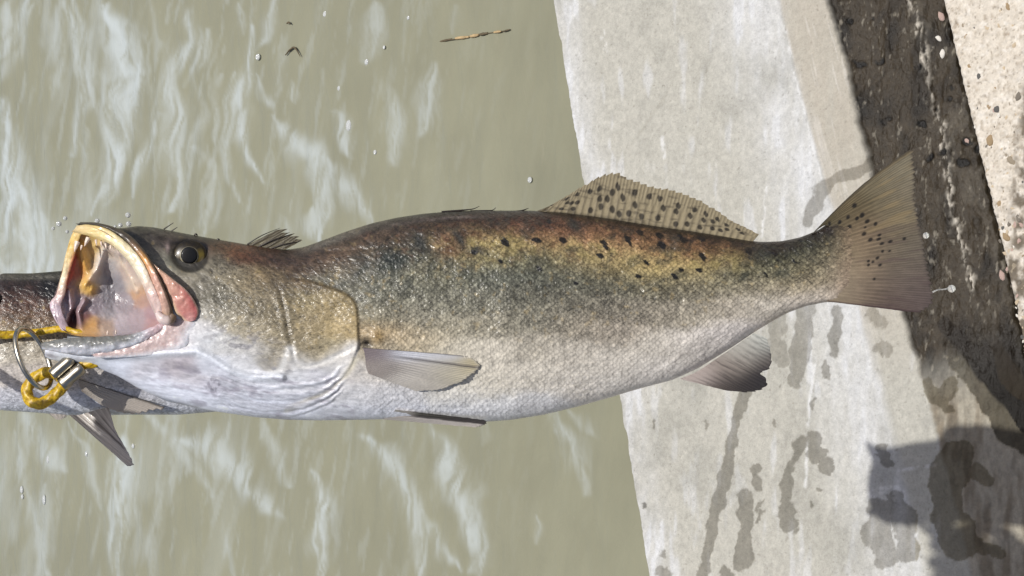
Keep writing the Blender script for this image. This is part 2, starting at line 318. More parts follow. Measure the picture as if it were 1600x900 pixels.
def build_wall():
    xf = np.r_[-20, -12, -7, -4.5, np.linspace(-3.0, -0.53, 60), np.arange(-0.52, 0.52, 0.0017), np.linspace(0.53, 3.0, 60), 4.5, 7, 12, 20]
    v = np.r_[np.arange(0, 1.0001, 0.0022)]
    E_ = line_at(EA, EB, xf); J_ = line_at(JA, JB, xf)
    # break the water edge slightly
    W = E_[:, None] * (1 - v)[None, :, None] + J_[:, None] * v[None, :, None]
    wob = 0.0034 * fbm(xf * 45, xf * 0, 5, 71); W[..., 1] += wob[:, None] * (1 - v)[None]
    X, Y = PROJ(W)
    cre = np.interp(Y, [-50, 0, 140, 290, 500, 900], [1203, 1215, 1248, 1290, 1345, 1440]); bnd = np.interp(Y, [-50, 0, 240, 490, 620, 900], [1273, 1285, 1343, 1398, 1440, 1510])
    bnd = bnd + 6 * fbm(X / 30, Y / 22, 3, 72); cre = cre + 2.5 * fbm(X / 40, Y / 30, 2, 73)
    jn = np.interp(Y, [-50, 0, 200, 600, 900], [1448, 1460, 1507, 1600, 1670])
    s = 0.00085
    H = np.zeros_like(X)
    H -= np.maximum(X - cre, 0) * s * 0.22 * ss(0, 12, X - cre)                          # brown bevel tips down
    H -= 0.006 * ss(-3, 8, X - bnd) * ss(620, 520, Y)                                   # step into the gutter
    H += 0.003 * fbm(X / 60, Y / 120, 3, 74)
    gut = ss(-3, 6, X - bnd)
    rough = fbm(X / 9, Y / 20, 4, 75); rough2 = fbm(X / 22, Y / 60, 4, 76)
    H += gut * (0.0018 * rough + 0.0042 * rough2)
    ridgeL = [(1395, -20), (1415, 60), (1425, 110), (1432, 150), (1445, 190), (1450, 230), (1462, 300), (1475, 360), (1490, 410), (1498, 450)]
    d, t = pldist(X + 7 * fbm(X / 12, Y / 14, 3, 77), Y, ridgeL); rid = np.exp(-(d / (4.5 + 2.5 * rough2)) ** 2) * ss(-0.15, 0.35, fbm(X / 4, Y / 13, 4, 78))
    H += rid * 0.003
    pits = [(1356, 89, 5), (1328, 94, 6), (1411, 102, 4), (1457, 132, 4), (1454, 149, 4), (1364, 190, 4), (1370, 183, 3), (1312, 31, 5), (1437, 162, 3), (1419, 190, 6), (1480, 215, 7), (1497, 228, 8), (1345, 22, 3), (1316, 190, 2.5), (1450, 236, 6), (1478, 250, 7), (1430, 240, 7)]
    pit = np.zeros_like(X)
    for a, b, r in pits: pit = np.maximum(pit, ss(r + 2, r - 2, np.hypot((X - a) + 9 * rough, (Y - b) + 8 * rough2)))
    H -= pit * 0.0016
    # colour
    n1 = fbm(X / 60, Y / 90, 4, 81); n2 = fbm(X / 6, Y / 9, 3, 82); n3 = fbm(X / 14, Y / 70, 3, 83); n4 = fbm(X / 2.6, Y / 3.4, 2, 84)
    c = np.ones(X.shape + (3,)) * lin((183, 180, 169))
    white = np.clip(ss(-150, -10, X - cre) * ss(16, -4, X - cre) * (0.8 + 0.5 * n3) + ss(60, 5, X - (865 + Y * 0.167)) * (0.5 + 0.5 * n3) + 0.5 * ss(0.2, 0.6, n3), 0, 1)
    c = mixc(c, (214, 215, 216), white * 0.8)
    c = mixc(c, (158, 156, 146), ss(0.0, 0.7, n1) * 0.6); c = c * (1 + 0.13 * n2 + 0.09 * n4)[..., None]
    bev = ss(-2, 5, X - cre) * (1 - gut); bev = np.where(Y > 560, bev * ss(700, 560, Y), bev)
    bev = bev * ss(640, 420, Y); c = mixc(c, (182, 174, 159), bev * (0.7 + 0.3 * n3)); 
    streak = ss(0.25, 0.6, fbm(X / 5 - Y / 20, Y / 80, 3, 85)) * bev; c = mixc(c, (205, 200, 190), streak * 0.6)
    crl = np.exp(-((X - cre) / 3) ** 2) * ss(620, 420, Y) * 0.25; c = mixc(c, (150, 148, 142), crl)
    # wet gutter
    wetg = gut * ss(660, 540, Y + 30 * n1 + (X - 1400) * 0.25)
    gc = mixc(np.ones(X.shape + (3,)) * lin((74, 64, 50)), (36, 30, 22), ss(-0.2, 0.6, rough2)); gc = mixc(gc, (112, 104, 92), ss(0.0, 0.6, fbm(X / 25, Y / 50, 3, 86)) * 0.7 * ss(1360, 1440, X - Y * .2))
    gc = mixc(gc, (200, 192, 178), np.clip(rid * 1.1, 0, 1)); gc = mixc(gc, (160, 152, 138), ss(0.38, 0.6, fbm(X / 5, Y / 14, 3, 87)) * 0.7)  # ridge whites paint wet glints along with pale residue
    gc = gc * .62 * np.array([1.0, 1.0, .96]); gc = mixc(gc, (200, 192, 178), np.clip(rid * .8, 0, 1)); gc = mixc(gc, (16, 14, 11), np.clip(pit, 0, 1)); gc = gc * (1 + 0.24 * n2 + .22 * n4)[..., None]; gw = ss(.2, .5, fbm(X / 20 + Y / 60, Y / 34, 4, 89)); gc = mixc(gc, (34, 28, 20), gw * .6)
    low = gut * (1 - wetg); lc = mixc(np.ones(X.shape + (3,)) * lin((165, 158, 142)), (118, 106, 88), ss(-0.2, 0.5, n3) * 0.7) * (1 + 0.2 * n2)[..., None]
    c = c * (1 - low[..., None]) + lc * low[..., None]; c = c * (1 - wetg[..., None]) + gc * wetg[..., None]
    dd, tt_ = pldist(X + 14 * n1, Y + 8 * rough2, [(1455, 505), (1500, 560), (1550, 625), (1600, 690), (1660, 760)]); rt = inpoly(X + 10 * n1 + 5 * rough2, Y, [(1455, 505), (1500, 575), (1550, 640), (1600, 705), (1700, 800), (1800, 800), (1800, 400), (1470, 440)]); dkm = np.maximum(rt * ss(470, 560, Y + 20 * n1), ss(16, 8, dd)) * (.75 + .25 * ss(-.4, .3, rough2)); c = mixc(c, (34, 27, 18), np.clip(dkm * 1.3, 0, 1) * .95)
    # white drips on the face, lengthwise mineral streaks
    for pts, w in (([(1035, 215), (1038, 245)], 3), ([(942, 50), (946, 80)], 5), ([(1235, 95), (1262, 190), (1285, 285)], 2), ([(1225, 40), (1240, 110)], 3), ([(1198, 290), (1190, 370)], 2), ([(1275, 560), (1262, 640), (1258, 760)], 2.0), ([(1405, 735), (1455, 728)], 2.5), ([(1362, 770), (1400, 765)], 7)):
        d, t = pldist(X + 2 * n2, Y, pts); c = mixc(c, (228, 228, 226), ss(w + 2, w - 2, d) * 0.6 * ss(-.5, .3, n2 + n3))
    d, t = pldist(X, Y, [(1100, 30), (1040, 150), (940, 290)]); c = mixc(c, (150, 146, 132), np.exp(-(d / 2.5) ** 2) * 0.3 * ss(-.3, .3, n1))
    spk = ss(0.62, 0.75, fbm(X / 4, Y / 4, 2, 88)); c = mixc(c, (110, 105, 92), spk * 0.35 * (1 - gut))
    wm = wetmask(X, Y); wm[(X < 850) | (X > 1640) | (Y < -30) | (Y > 930)] = 0
    c = c * (1 - 0.47 * np.clip(wm, 0, 1.6)[..., None] * (1 - 0.6 * wetg[..., None])) * (1 - np.clip(wm, 0, 1)[..., None] * np.array([0, .02, .07]) * np.where(X > 1430, 2.5, 1)[..., None])
    H -= 0.0003 * np.clip(wm, 0, 1)
    # ragged dark lip at the joint
    lip = ss(20, 6, jn - X + 8 * rough); c = mixc(c, (30, 26, 20), lip * 0.9); H -= lip * 0.008
    W = W.copy(); W[..., 2] += H - 0.0005
    wet = np.clip(wetg * 0.9 + wm * 0.35, 0, 1)
    # front face down to below the water
    nr, nc = X.shape; c *= KC
    zf = [-0.004, -0.02, -0.3, -0.72, -1.3]; fr = np.stack([np.c_[W[:, 0, :2], W[:, 0, 2] + z] + np.array([0, 0.001 + 0.002 * k, 0]) for k, z in enumerate(zf)][::-1], 1)
    cf = np.ones(fr.shape) * lin((150, 146, 130)) * KC; cf[:, -1] = c[:, 0]
    VV = np.concatenate([fr, W], 1); CC = np.concatenate([cf, c], 1); wt = np.concatenate([np.zeros((nr, 5)), wet], 1)
    # back face of the gutter lip
    bk = W[:, -1:].copy(); bk[..., 2] = -0.09; VV = np.concatenate([VV, bk], 1); CC = np.concatenate([CC, CC[:, -1:] * 0.6], 1); wt = np.concatenate([wt, wt[:, -1:]], 1)
    root = empty('seawall', 'pale weathered concrete seawall ledge with a wet brown gutter, beside the green water', 'seawall')
    o = mesh_np('ledge', VV, grid_faces(*VV.shape[:2], flip=True), CC, None, M_conc, root, extra={'wet': wt})
    # rubble in the joint
    xx = np.linspace(-3, 3, 2000); jj = line_at(JA, JB, xx); g = np.zeros((len(xx), 5, 3))
    for k, (dy, z) in enumerate(((0.0015, -.03), (-.004, -.024), (-.009, -.026), (-.013, -.024), (-.017, -.03))):
        g[:, k] = jj; g[:, k, 1] += dy; g[:, k, 2] = z + 0.004 * fbm(xx * 120, xx * 0 + k, 3, 90 + k)
    mesh_np('joint_filler', g, grid_faces(len(xx), 5, flip=True), np.ones(g.shape) * lin((38, 32, 24)), None, M_conc, root, extra={'wet': np.zeros(g.shape[:2])})
    return root
build_wall()

def build_deck():
    xf = np.r_[-20, -12, -7, -4.5, np.linspace(-3.0, -0.5, 20), np.arange(-0.49, 0.45, 0.0016), np.linspace(0.46, 3.0, 20), 4.5, 7, 12, 20]
    off = np.r_[0, 0.0005, 0.002, np.arange(0.004, 0.19, 0.0016), np.linspace(0.2, 2.5, 16), 5, 9]
    J_ = line_at(JA, JB, xf); gap = 0.0125 + 0.002 * fbm(xf * 60, xf * 0, 4, 101)
    W = np.repeat(J_[:, None], len(off), 1); W[..., 1] -= (gap[:, None] + off[None]); X, Y = PROJ(W)
    n1 = fbm(X / 5, Y / 6, 4, 102); n2 = fbm(X / 22, Y / 26, 3, 103)
    W[..., 2] = 0.004 + 0.0022 * n1 + 0.0015 * n2 - 0.006 * np.exp(-off / 0.0015)[None]
    W[:, 0, 2] = -0.08
    c = mixc(np.ones(X.shape + (3,)) * lin((214, 205, 190)), (172, 158, 138), ss(0, 0.6, n1) * 0.6); c = mixc(c, (232, 226, 215), ss(0.1, 0.5, fbm(X / 7, Y / 7, 3, 104)) * 0.6)
    dk = ss(0.5, 0.66, fbm(X / 9, Y / 12, 3, 105)); c = mixc(c, (135, 115, 92), dk * 0.5)
    shade_stain = ss(-8, 12, X + 9 * n2 - np.interp(Y, [60, 200, 330, 470, 560], [1606, 1592, 1578, 1572, 1560])) * ss(0.35, -0.25, fbm(X / 12, Y / 16, 3, 106)); c = mixc(c, (86, 74, 56), shade_stain * 0.85)  # cast shadow at the slab's right painted in, together with brown staining
    pk = ss(0.3, 0.55, fbm(X / 3.2, Y / 4.2, 3, 107)); c = mixc(c, (120, 108, 92), pk * 0.6); W[..., 2] -= 0.001 * pk
    c[:, 0] = lin((40, 34, 26))
    o = mesh_np('pavement', W, grid_faces(*X.shape, flip=True), c * KC, None, M_conc, None, extra={'wet': shade_stain * 0.3}); o['kind'] = 'structure'
    # aggregate stones showing at the surface
    def pebble_mesh(seed):
        rs = np.random.RandomState(seed); nu, nv = 9, 5; V = []
        sq = rs.uniform(0.75, 1.2, nu)
        for j in range(nv):
            ph = j / (nv - 1) * math.pi / 2
            for i in range(nu):
                a = 2 * math.pi * i / nu; V.append((math.cos(a) * math.cos(ph) * sq[i], math.sin(a) * math.cos(ph) * sq[i] * 0.62, math.sin(ph) * 0.34 + 0 * a))
        me = bpy.data.meshes.new('pebble'); F = [(j * nu + i, j * nu + (i + 1) % nu, (j + 1) * nu + (i + 1) % nu, (j + 1) * nu + i) for j in range(nv - 1) for i in range(nu)]
        me.from_pydata(V, [], F); me.polygons.foreach_set('use_smooth', [True] * len(F)); return me
    cols = [(196, 178, 150), (120, 112, 100), (158, 136, 104), (92, 90, 86), (182, 156, 144), (222, 216, 204), (150, 138, 118)]
    mats = [mat_plain('stone_%s' % n, c_, 0.8, bs=0.6, sc=900) for n, c_ in zip(('buff', 'grey', 'ochre', 'slate', 'pink', 'cream', 'brown'), cols)]
    protos = []
    for k in range(14):
        me = pebble_mesh(200 + k); me.materials.append(mats[k % 7]); protos.append(me)
    fixed = [(1529, 118, 7, 3), (1557, 170, 8, 3), (1547, 218, 10, 2), (1542, 226, 5, 1), (1517, 108, 5, 0), (1470, 25, 8, 4), (1466, 60, 7, 5), (1472, 84, 7, 5), (1567, 105, 6, 0), (1574, 10, 8, 2), (1545, 165, 6, 2), (1510, 220, 5, 4), (1592, 150, 9, 1), (1580, 250, 9, 6), (1562, 320, 8, 2), (1572, 370, 9, 2), (1590, 340, 8, 1), (1565, 430, 8, 4), (1540, 40, 5, 0), (1583, 420, 10, 6)]
    rs = np.random.RandomState(5); pl = list(fixed)
    while len(pl) < 280:
        y = rs.uniform(-10, 560); x = rs.uniform(np.interp(y, [0, 600], [1478, 1612]), 1612); pl.append((x, y, rs.uniform(1.8, 5.5), rs.choice([0, 0, 5, 5, 1, 2, 6, 4, 3])))
    for x, y, r, k in pl:
        p = UNP(x, y, 0.004); q = bpy.data.objects.new('pebble', protos[int(k) + 7 * (rs.rand() < .5)]); COL.objects.link(q); q.parent = o
        q.location = p - np.array([0, 0, 0.0012]); q.rotation_euler = (rs.uniform(-.2, .2), rs.uniform(-.2, .2), rs.uniform(-.5, .9) if k else rs.uniform(0, 6)); sc_ = r * 0.00075; q.scale = (sc_, sc_, sc_)
    return o
build_deck()

# ================================================================== FISH
TOP = [(70,349),(118,349),(150,349),(185,357),(215,353),(240,355),(265,360),(300,367),(340,374),(380,381),(420,387),(450,390),(475,386),(500,377),(540,362),(580,349),(620,340),(660,334),(700,330.5),(740,329),(780,329),(830,329),(880,332),(930,338),(980,346),(1030,354),(1080,361),(1130,369),(1170,376),(1190,378),(1220,377),(1250,371),(1280,359),(1300,344),(1345,325)]
BOT = [(70,560),(100,566),(150,574),(185,588),(215,606),(260,627),(330,642),(400,652),(450,656),(500,657),(560,656),(600,655),(700,657.5),(760,659),(800,656),(850,648),(900,636),(950,622),(1000,607),(1050,594),(1090,576),(1140,545),(1180,518),(1205,503),(1230,489),(1260,478),(1290,472),(1320,473),(1345,477)]
WID = [(70,22),(110,44),(150,56),(200,58),(300,64),(450,76),(600,80),(800,76),(950,62),(1080,48),(1180,34),(1250,25),(1300,15),(1330,7.2),(1345,3)]
def fn(tab):
    a = np.array(tab, float); xx = np.arange(a[0, 0], a[-1, 0] + 1); yy = np.interp(xx, a[:, 0], a[:, 1]); k = np.exp(-np.linspace(-2, 2, 21) ** 2); k /= k.sum()
    yy = np.convolve(np.pad(yy, 10, mode='reflect', reflect_type='odd'), k, 'valid'); return lambda x: np.interp(x, xx, yy)
MOUTH = [(40,300),(122,352),(150,358),(180,366),(205,388),(228,418),(250,462),(264,495),(245,515),(205,526),(150,536),(95,541),(60,546),(40,546)]
BODYC = [ # photographed colours of the flank
 (500,380,(78,70,60)),(500,400,(92,68,52)),(540,372,(90,78,64)),(540,395,(100,76,56)),(540,420,(90,84,70)),(540,450,(98,96,84)),(585,352,(96,90,80)),
 (600,348,(92,84,74)),(600,365,(100,66,46)),(600,388,(86,76,58)),(600,412,(76,80,74)),(600,450,(102,102,90)),(600,490,(124,120,104)),(600,522,(164,142,106)),(600,545,(160,150,130)),(600,580,(198,192,184)),(600,620,(204,203,204)),(600,648,(214,217,226)),
 (650,345,(70,52,42)),(650,365,(88,66,44)),(655,378,(66,74,66)),(650,400,(80,84,76)),(680,420,(112,106,84)),(660,450,(106,105,92)),(660,490,(130,126,112)),(660,530,(178,164,136)),
 (700,338,(50,42,36)),(700,355,(86,56,40)),(705,378,(134,84,50)),(715,365,(90,86,66)),(700,400,(116,104,72)),(700,430,(104,103,86)),(700,470,(118,116,102)),(700,510,(150,144,126)),(720,545,(196,188,168)),(730,620,(206,202,192)),(730,650,(214,216,222)),
 (760,342,(70,42,32)),(760,358,(106,76,52)),(760,378,(146,132,82)),(770,400,(120,112,76)),(760,430,(92,94,84)),(760,470,(112,110,98)),(760,510,(142,136,120)),(760,550,(196,188,172)),(760,600,(204,196,178)),(770,640,(210,210,210)),
 (830,345,(82,50,38)),(830,362,(124,80,56)),(830,380,(156,132,86)),(835,400,(110,106,78)),(830,425,(86,88,78)),(830,460,(100,98,86)),(830,500,(132,128,114)),(830,540,(178,170,154)),(830,590,(202,194,178)),(840,632,(208,207,206)),
 (900,350,(110,74,52)),(900,368,(152,106,74)),(900,388,(166,146,94)),(900,410,(112,104,78)),(900,440,(90,90,78)),(900,470,(108,104,92)),(900,510,(138,130,116)),(900,550,(188,180,166)),(900,600,(206,198,184)),
 (960,358,(120,84,56)),(960,375,(158,114,76)),(960,396,(172,150,98)),(960,418,(132,118,80)),(960,445,(94,92,78)),(960,480,(118,112,100)),(960,520,(160,150,136)),(960,570,(202,194,180)),(960,610,(210,204,194)),
 (1030,366,(110,84,52)),(1030,382,(158,112,74)),(1030,402,(168,144,90)),(1030,425,(150,134,86)),(1030,450,(104,100,84)),(1030,490,(142,134,120)),(1030,540,(192,184,170)),(1030,585,(210,203,193)),
 (1090,374,(96,76,48)),(1090,388,(150,98,62)),(1090,408,(160,138,86)),(1090,430,(128,118,86)),(1090,455,(116,110,94)),(1090,490,(158,150,134)),(1090,540,(204,196,186)),
 (1150,380,(84,60,40)),(1150,392,(120,90,56)),(1150,415,(106,102,74)),(1150,440,(126,120,98)),(1150,480,(170,160,144)),(1150,520,(204,196,188)),
 (1200,383,(48,50,42)),(1200,400,(66,70,52)),(1210,425,(112,108,84)),(1200,450,(148,138,118)),(1200,480,(188,180,166)),
 (1260,378,(42,44,36)),(1260,395,(84,84,62)),(1260,420,(128,120,94)),(1260,445,(160,146,116)),(1260,468,(196,186,172)),
 (1310,350,(52,48,36)),(1310,375,(100,94,74)),(1310,400,(138,126,104)),(1310,430,(160,146,124)),(1310,462,(178,164,150))]
HEADC = [
 (185,362,(84,80,72)),(215,362,(94,90,80)),(245,363,(100,96,88)),(235,378,(62,52,46)),(205,378,(70,62,56)),(215,395,(104,102,92)),(240,395,(116,114,102)),(245,415,(124,122,110)),(270,440,(118,112,98)),(255,380,(90,74,70)),
 (290,370,(78,72,64)),(320,378,(70,62,54)),(340,386,(96,72,50)),(370,392,(112,72,46)),(400,398,(96,64,46)),(430,402,(74,54,46)),(460,400,(64,50,44)),(340,410,(112,106,92)),(320,440,(112,107,95)),(360,430,(118,110,92)),
 (300,450,(108,102,90)),(340,460,(96,92,80)),(380,440,(122,110,86)),(410,430,(118,102,76)),(410,460,(112,102,82)),(440,440,(92,80,60)),(470,425,(84,66,50)),(490,440,(92,80,58)),(450,470,(108,98,76)),(480,470,(126,114,84)),(510,480,(140,124,90)),(535,480,(140,124,86)),
 (380,480,(110,102,84)),(350,490,(126,120,106)),(330,495,(132,128,118)),(440,500,(118,108,86)),(480,505,(138,124,94)),(520,510,(158,140,100)),(545,510,(164,144,102)),(545,470,(120,106,76)),
 (370,510,(150,142,124)),(400,520,(138,128,106)),(440,530,(130,120,98)),(480,540,(136,124,98)),(520,540,(150,138,108)),(350,535,(178,178,178)),(390,545,(170,168,166)),(420,560,(160,156,148)),(380,570,(196,197,200)),(440,560,(140,130,112)),(490,560,(150,140,118)),(465,570,(206,206,206)),
 (310,510,(190,188,188)),(320,530,(186,188,192)),(290,520,(206,206,210)),(270,530,(196,184,182)),(250,532,(204,178,172)),(220,545,(216,220,228)),(150,552,(208,214,224)),(100,552,(186,192,200)),(90,560,(205,212,222)),
 (180,572,(206,211,224)),(230,575,(196,194,202)),(270,572,(184,176,182)),(300,590,(178,174,182)),(340,580,(200,204,214)),(340,600,(186,184,196)),(240,600,(206,210,222)),(290,615,(212,216,228)),(330,632,(214,218,230)),(400,600,(206,208,216)),(400,625,(206,210,222)),(420,645,(216,220,232)),
 (460,600,(206,208,214)),(500,585,(200,200,206)),(530,570,(208,206,202)),(545,555,(214,208,200)),(470,635,(212,216,228)),(520,610,(204,206,214)),(540,640,(212,215,226)),(500,650,(216,220,230)),(560,600,(196,196,200)),(570,575,(190,186,186))]
GILL0 = [(440,432),(480,437),(510,446),(540,458),(556,473),(560,495),(561,520),(562,540),(556,556),(548,575),(528,596),(505,612),(478,628),(448,640)]
GILL = [tuple(p) for p in sm(GILL0, 40)]
PREOP0 = [(425,425),(437,455),(445,490),(452,525),(458,548),(462,566),(476,572),(500,568),(525,556),(550,543)]
PREOP = [tuple(p) for p in sm(PREOP0, 40)]
FOLD = [(76,549),(130,558),(200,556),(260,551),(308,549),(330,560),(360,580),(395,590),(440,590)]
SPOTS = [(786,378,5,7),(838,378,6,6),(881,376,6,6),(944,379,6,8),(985,377,6,8),(1034,379,7,6),(1067,376,6,9),(1096,373,8,5),(1141,377,7,5),(1097,400,5,7),(1094,422,5,4),(1065,422,3,4),(937,399,5,5),(1010,413,5,5),(994,432,4,4),(841,421,6,4),(898,440,4,4),(1054,434,4,4),(782,408,4,4),(742,393,7,3),(930,336,9,4),(1210,392,5,5),(1240,404,3,5),(1300,360,6,7),(1170,393,6,6),(1198,430,3,4),(1296,342,5,5),(857,343,4,5),(1030,371,5,5),(1000,360,6,4)]
TAILC = [(1300,360,(88,80,60)),(1330,330,(120,104,76)),(1370,290,(144,130,104)),(1405,260,(160,148,126)),(1420,300,(164,150,130)),(1400,330,(150,134,108)),(1350,370,(168,142,116)),(1390,380,(140,124,104)),(1430,390,(134,122,108)),(1350,410,(166,142,118)),(1400,420,(140,124,110)),(1440,430,(128,112,104)),(1330,440,(170,148,128)),(1370,460,(142,122,106)),(1420,460,(136,120,112)),(1445,470,(122,104,102)),(1400,480,(122,100,94)),(1310,400,(150,136,110)),(1310,440,(168,152,130))]
def noise_set(X, Y):
    a = math.radians(35); u = X * math.cos(a) + Y * math.sin(a); v = -X * math.sin(a) + Y * math.cos(a)
    return fbm(u / 11, v / 4.2, 3, 111), fbm(u / 5, v / 2.6, 2, 112), fbm(X / 28, Y / 22, 3, 113), fbm(X / 9, Y / 9, 3, 114)
def loft_body(name, top, bot, wid, x0, x1, nx, nq, colour, relief, cut, far_cut, parent, mat, z0=0.0):
    fT, fB, fW = fn(top), fn(bot), fn(wid)
    xs = np.linspace(x0, x1, nx); q = (1 - np.cos(np.linspace(0, np.pi, nq))) / 2; q = 0.35 * q + 0.65 * np.linspace(0, 1, nq) if False else q * 0.6 + np.linspace(0, 1, nq) * 0.4
    X = np.repeat(xs[:, None], nq, 1); T = fT(X); B = fB(X); Y = T + (B - T) * q[None]
    zz = fW(X) * np.sqrt(np.clip(1 - np.abs(2 * q - 1) ** 2.15, 0, 1))[None]
    col_, sc_ = colour(X, Y); rel = relief(X, Y) * ss(0, 0.04, q)[None] * ss(1, 0.96, q)[None]
    uv = np.stack([X / 1000, Y / 1000], -1)
    m1 = ~inpoly(X, Y, cut) if cut else None
    V1 = PF(X, Y, zz + rel + z0)
    nb = 60; qi = np.linspace(0, nq - 1, nb).astype(int); xi = np.linspace(0, nx - 1, 220).astype(int)
    V2 = PF(X[xi][:, qi], Y[xi][:, qi], -zz[xi][:, qi] + z0); m2 = ~inpoly(X[xi][:, qi], Y[xi][:, qi], far_cut) if far_cut else None
    f1 = grid_faces(nx, nq, m1, flip=True); f2 = grid_faces(len(xi), nb, m2) + nx * nq
    V = np.vstack([V1.reshape(-1, 3), V2.reshape(-1, 3)]); C = np.vstack([col_.reshape(-1, 3), col_[xi][:, qi].reshape(-1, 3)]); UVV = np.vstack([uv.reshape(-1, 2), uv[xi][:, qi].reshape(-1, 2)])
    sc2 = np.r_[sc_.ravel(), sc_[xi][:, qi].ravel()]
    return mesh_np(name, V, np.vstack([f1, f2]), C, UVV, mat, parent, extra={'scaly': sc2})
def scales(X, Y):
    """overlapping scale lattice: height (0..1, free edge high at the tail side) and edge line"""
    wx = X + 4.0 * fbm(X / 22, Y / 22, 3, 301) + 1.6 * fbm(X / 6, Y / 6, 2, 305); wy = Y + 4.0 * fbm(X / 22, Y / 22, 3, 302) + 1.6 * fbm(X / 6, Y / 6, 2, 306)
    px, py = 9.6, 8.2; best = np.zeros_like(X); edge = np.zeros_like(X); idn = np.zeros_like(X)
    col0 = np.floor(wx / (px / 2))
    for k in (3, 2, 1, 0, -1):                          # tailward scales first, headward ones cover them
        cI = col0 + k - 1; cx = cI * (px / 2); off = (cI % 2) * (py / 2); row = np.round((wy - off) / py); cy = row * py + off
        u = (wx - cx) / (px * 0.78); v_ = (wy - cy) / (py * 0.62); r = np.sqrt(np.maximum(u, 0) ** 2 + v_ ** 2); m = (r < 1) & (u > -0.3)
        best = np.where(m, 0.25 + 0.75 * np.clip(u, 0, 1), best); edge = np.where(m, ss(.72, .98, r), edge); idn = np.where(m, _tab[(cI.astype(int) * 7) & 511, row.astype(int) & 511], idn)
    return best, edge, idn
def main_colour(X, Y):
    wx = X + 7 * fbm(X / 16, Y / 12, 3, 121); wy = Y + 5 * fbm(X / 16, Y / 12, 3, 122)
    cb = rbf(wx, wy, BODYC, 30, 13); ch = rbf(wx, wy, HEADC, 15, 10)
    d, t, sg = pldist(X, Y, [(455,395)] + GILL[1:], True)
    inside = np.where(sg < 0, 1, -1) * d                 # >0: head side
    hd = ss(-2, 2, -inside) if False else ss(-2.5, 2.5, np.where(X > 600, -20, np.where(X < 430, 20, -inside)))
    if True:
        ref = inpoly(X, Y, [(60,300),(470,300),(470,400)] + GILL[1:] + [(448,680),(40,680)])
        hd = np.where(ref, ss(-2.5, 2.5, d), 0.5 - 0.5 * ss(0, 2.5, d) if False else 1 - ss(-2.5, 2.5, d))
        top = (Y < 425) | (Y > 620)
        hd = np.where(top, ss(530, 440, X + 15 * fbm(X / 20, Y / 20, 2, 9)), hd)
    c = cb * (1 - hd[..., None]) + ch * hd[..., None]
    n1, n2, n3, n4 = noise_set(X, Y)
    lum = c.mean(-1); pale = ss(0.1, 0.56, lum); fT0 = fn(TOP)(X)
    c = c * (0.74 + 0.46 * ss(0, 80, Y - fT0) - .1 * ss(120, 220, Y - fT0))[..., None] * (1 + ss(20, 70, Y - fT0) * (1 - pale))[..., None] ** .12 * (1 + np.array([.04, .02, -.06]) * (1 - pale)[..., None]) ; g_ = c.mean(-1, keepdims=True); c = c * .86 + g_ * .14
    sh, se, si = scales(X, Y); sm_ = ss(560, 600, X + 20 * n3) * ss(1335, 1290, X)
    c = c * (1 + sm_ * ((si - .5) * (0.5 - .36 * pale) - se * (.42 - .30 * pale) + .1 * (sh - .5)))[..., None]
    bl = fbm(X / 17 + Y / 30, Y / 11, 4, 303); c = c * (1 + (.30 - .1 * ss(50, 90, Y - fT0)) * bl * (1 - pale))[..., None]
    # crinkled scales: light and dark flecks
    c = c * (1 + ((0.36 + .16 * ss(110, 40, Y - fT0)) * (1 - pale) + 0.08 * pale) * n1 + (0.16 * (1 - pale) + 0.05 * pale) * n2 + 0.14 * n3 * (1 - pale))[..., None]
    gold = ss(0.3, 0.65, n4) * (1 - pale) * ss(0.03, 0.12, lum); c = mixc(c, (178, 156, 108), gold * 0.4)
    rust = ss(0.1, 0.6, fbm(X / 13, Y / 9, 3, 124)) * ss(430, 395, Y) * ss(480, 620, X) * ss(1200, 1120, X); c = mixc(c, (104, 62, 38), rust * 0.3); yel = ss(-.1, .5, fbm(X / 16, Y / 11, 3, 126)) * np.exp(-((Y - np.interp(X, [650, 780, 900, 1000, 1100, 1180], [380, 382, 388, 402, 418, 405])) / 17) ** 2) * ss(640, 720, X) * ss(1190, 1130, X); c = mixc(c, (172, 156, 100), yel * .5)
    # dark oblique bars and blotches of the back
    for x, y, a, b, s in ((655,380,13,22,.6),(610,400,18,16,.4),(718,372,9,20,.6),(745,392,14,8,.6),(897,350,8,16,.7),(1052,368,12,16,.5),(840,405,22,12,.4),(560,405,20,12,.35),(1185,392,20,14,.4)):
        r = ((wx - x - (y - wy) * -0.4) / a) ** 2 + ((wy - y) / b) ** 2; c = mixc(c, (44, 50, 48), np.exp(-r) * min(.85, s * 1.35))
    bb = ss(.1, .5, fbm((X + Y * .4) / 26, Y / 20, 4, 128)) * ss(470, 440, Y + 0 * X) * ss(0, 12, Y - fT0) * ss(480, 560, X) * ss(1330, 1250, X); c = mixc(c, (42, 50, 46), bb * .5)
    rs_ = np.random.RandomState(4)
    for x, y, a, b in SPOTS:
        x += rs_.uniform(-3, 3); y += rs_.uniform(-4, 4); a *= rs_.uniform(.7, .95); b *= rs_.uniform(.75, 1.1)
        r = np.hypot((X - x + 3 * n2 + 2 * n1 - (Y - y) * 0.5) / (a * 1.12), (Y - y + 1.5 * n1) / (b * 1.12)); c = mixc(c, (12, 11, 10), ss(1.25, 0.75, r) * 0.97)
    # dark rim of the back
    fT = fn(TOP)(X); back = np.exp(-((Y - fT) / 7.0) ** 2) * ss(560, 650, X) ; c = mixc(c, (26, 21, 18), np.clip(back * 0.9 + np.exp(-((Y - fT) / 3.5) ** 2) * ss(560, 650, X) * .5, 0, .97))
    gl = np.exp(-((Y - fT - 6) / 6.0) ** 2) * ss(430, 520, X) * ss(700, 620, X); c = mixc(c, (120, 116, 108), gl * 0.5)
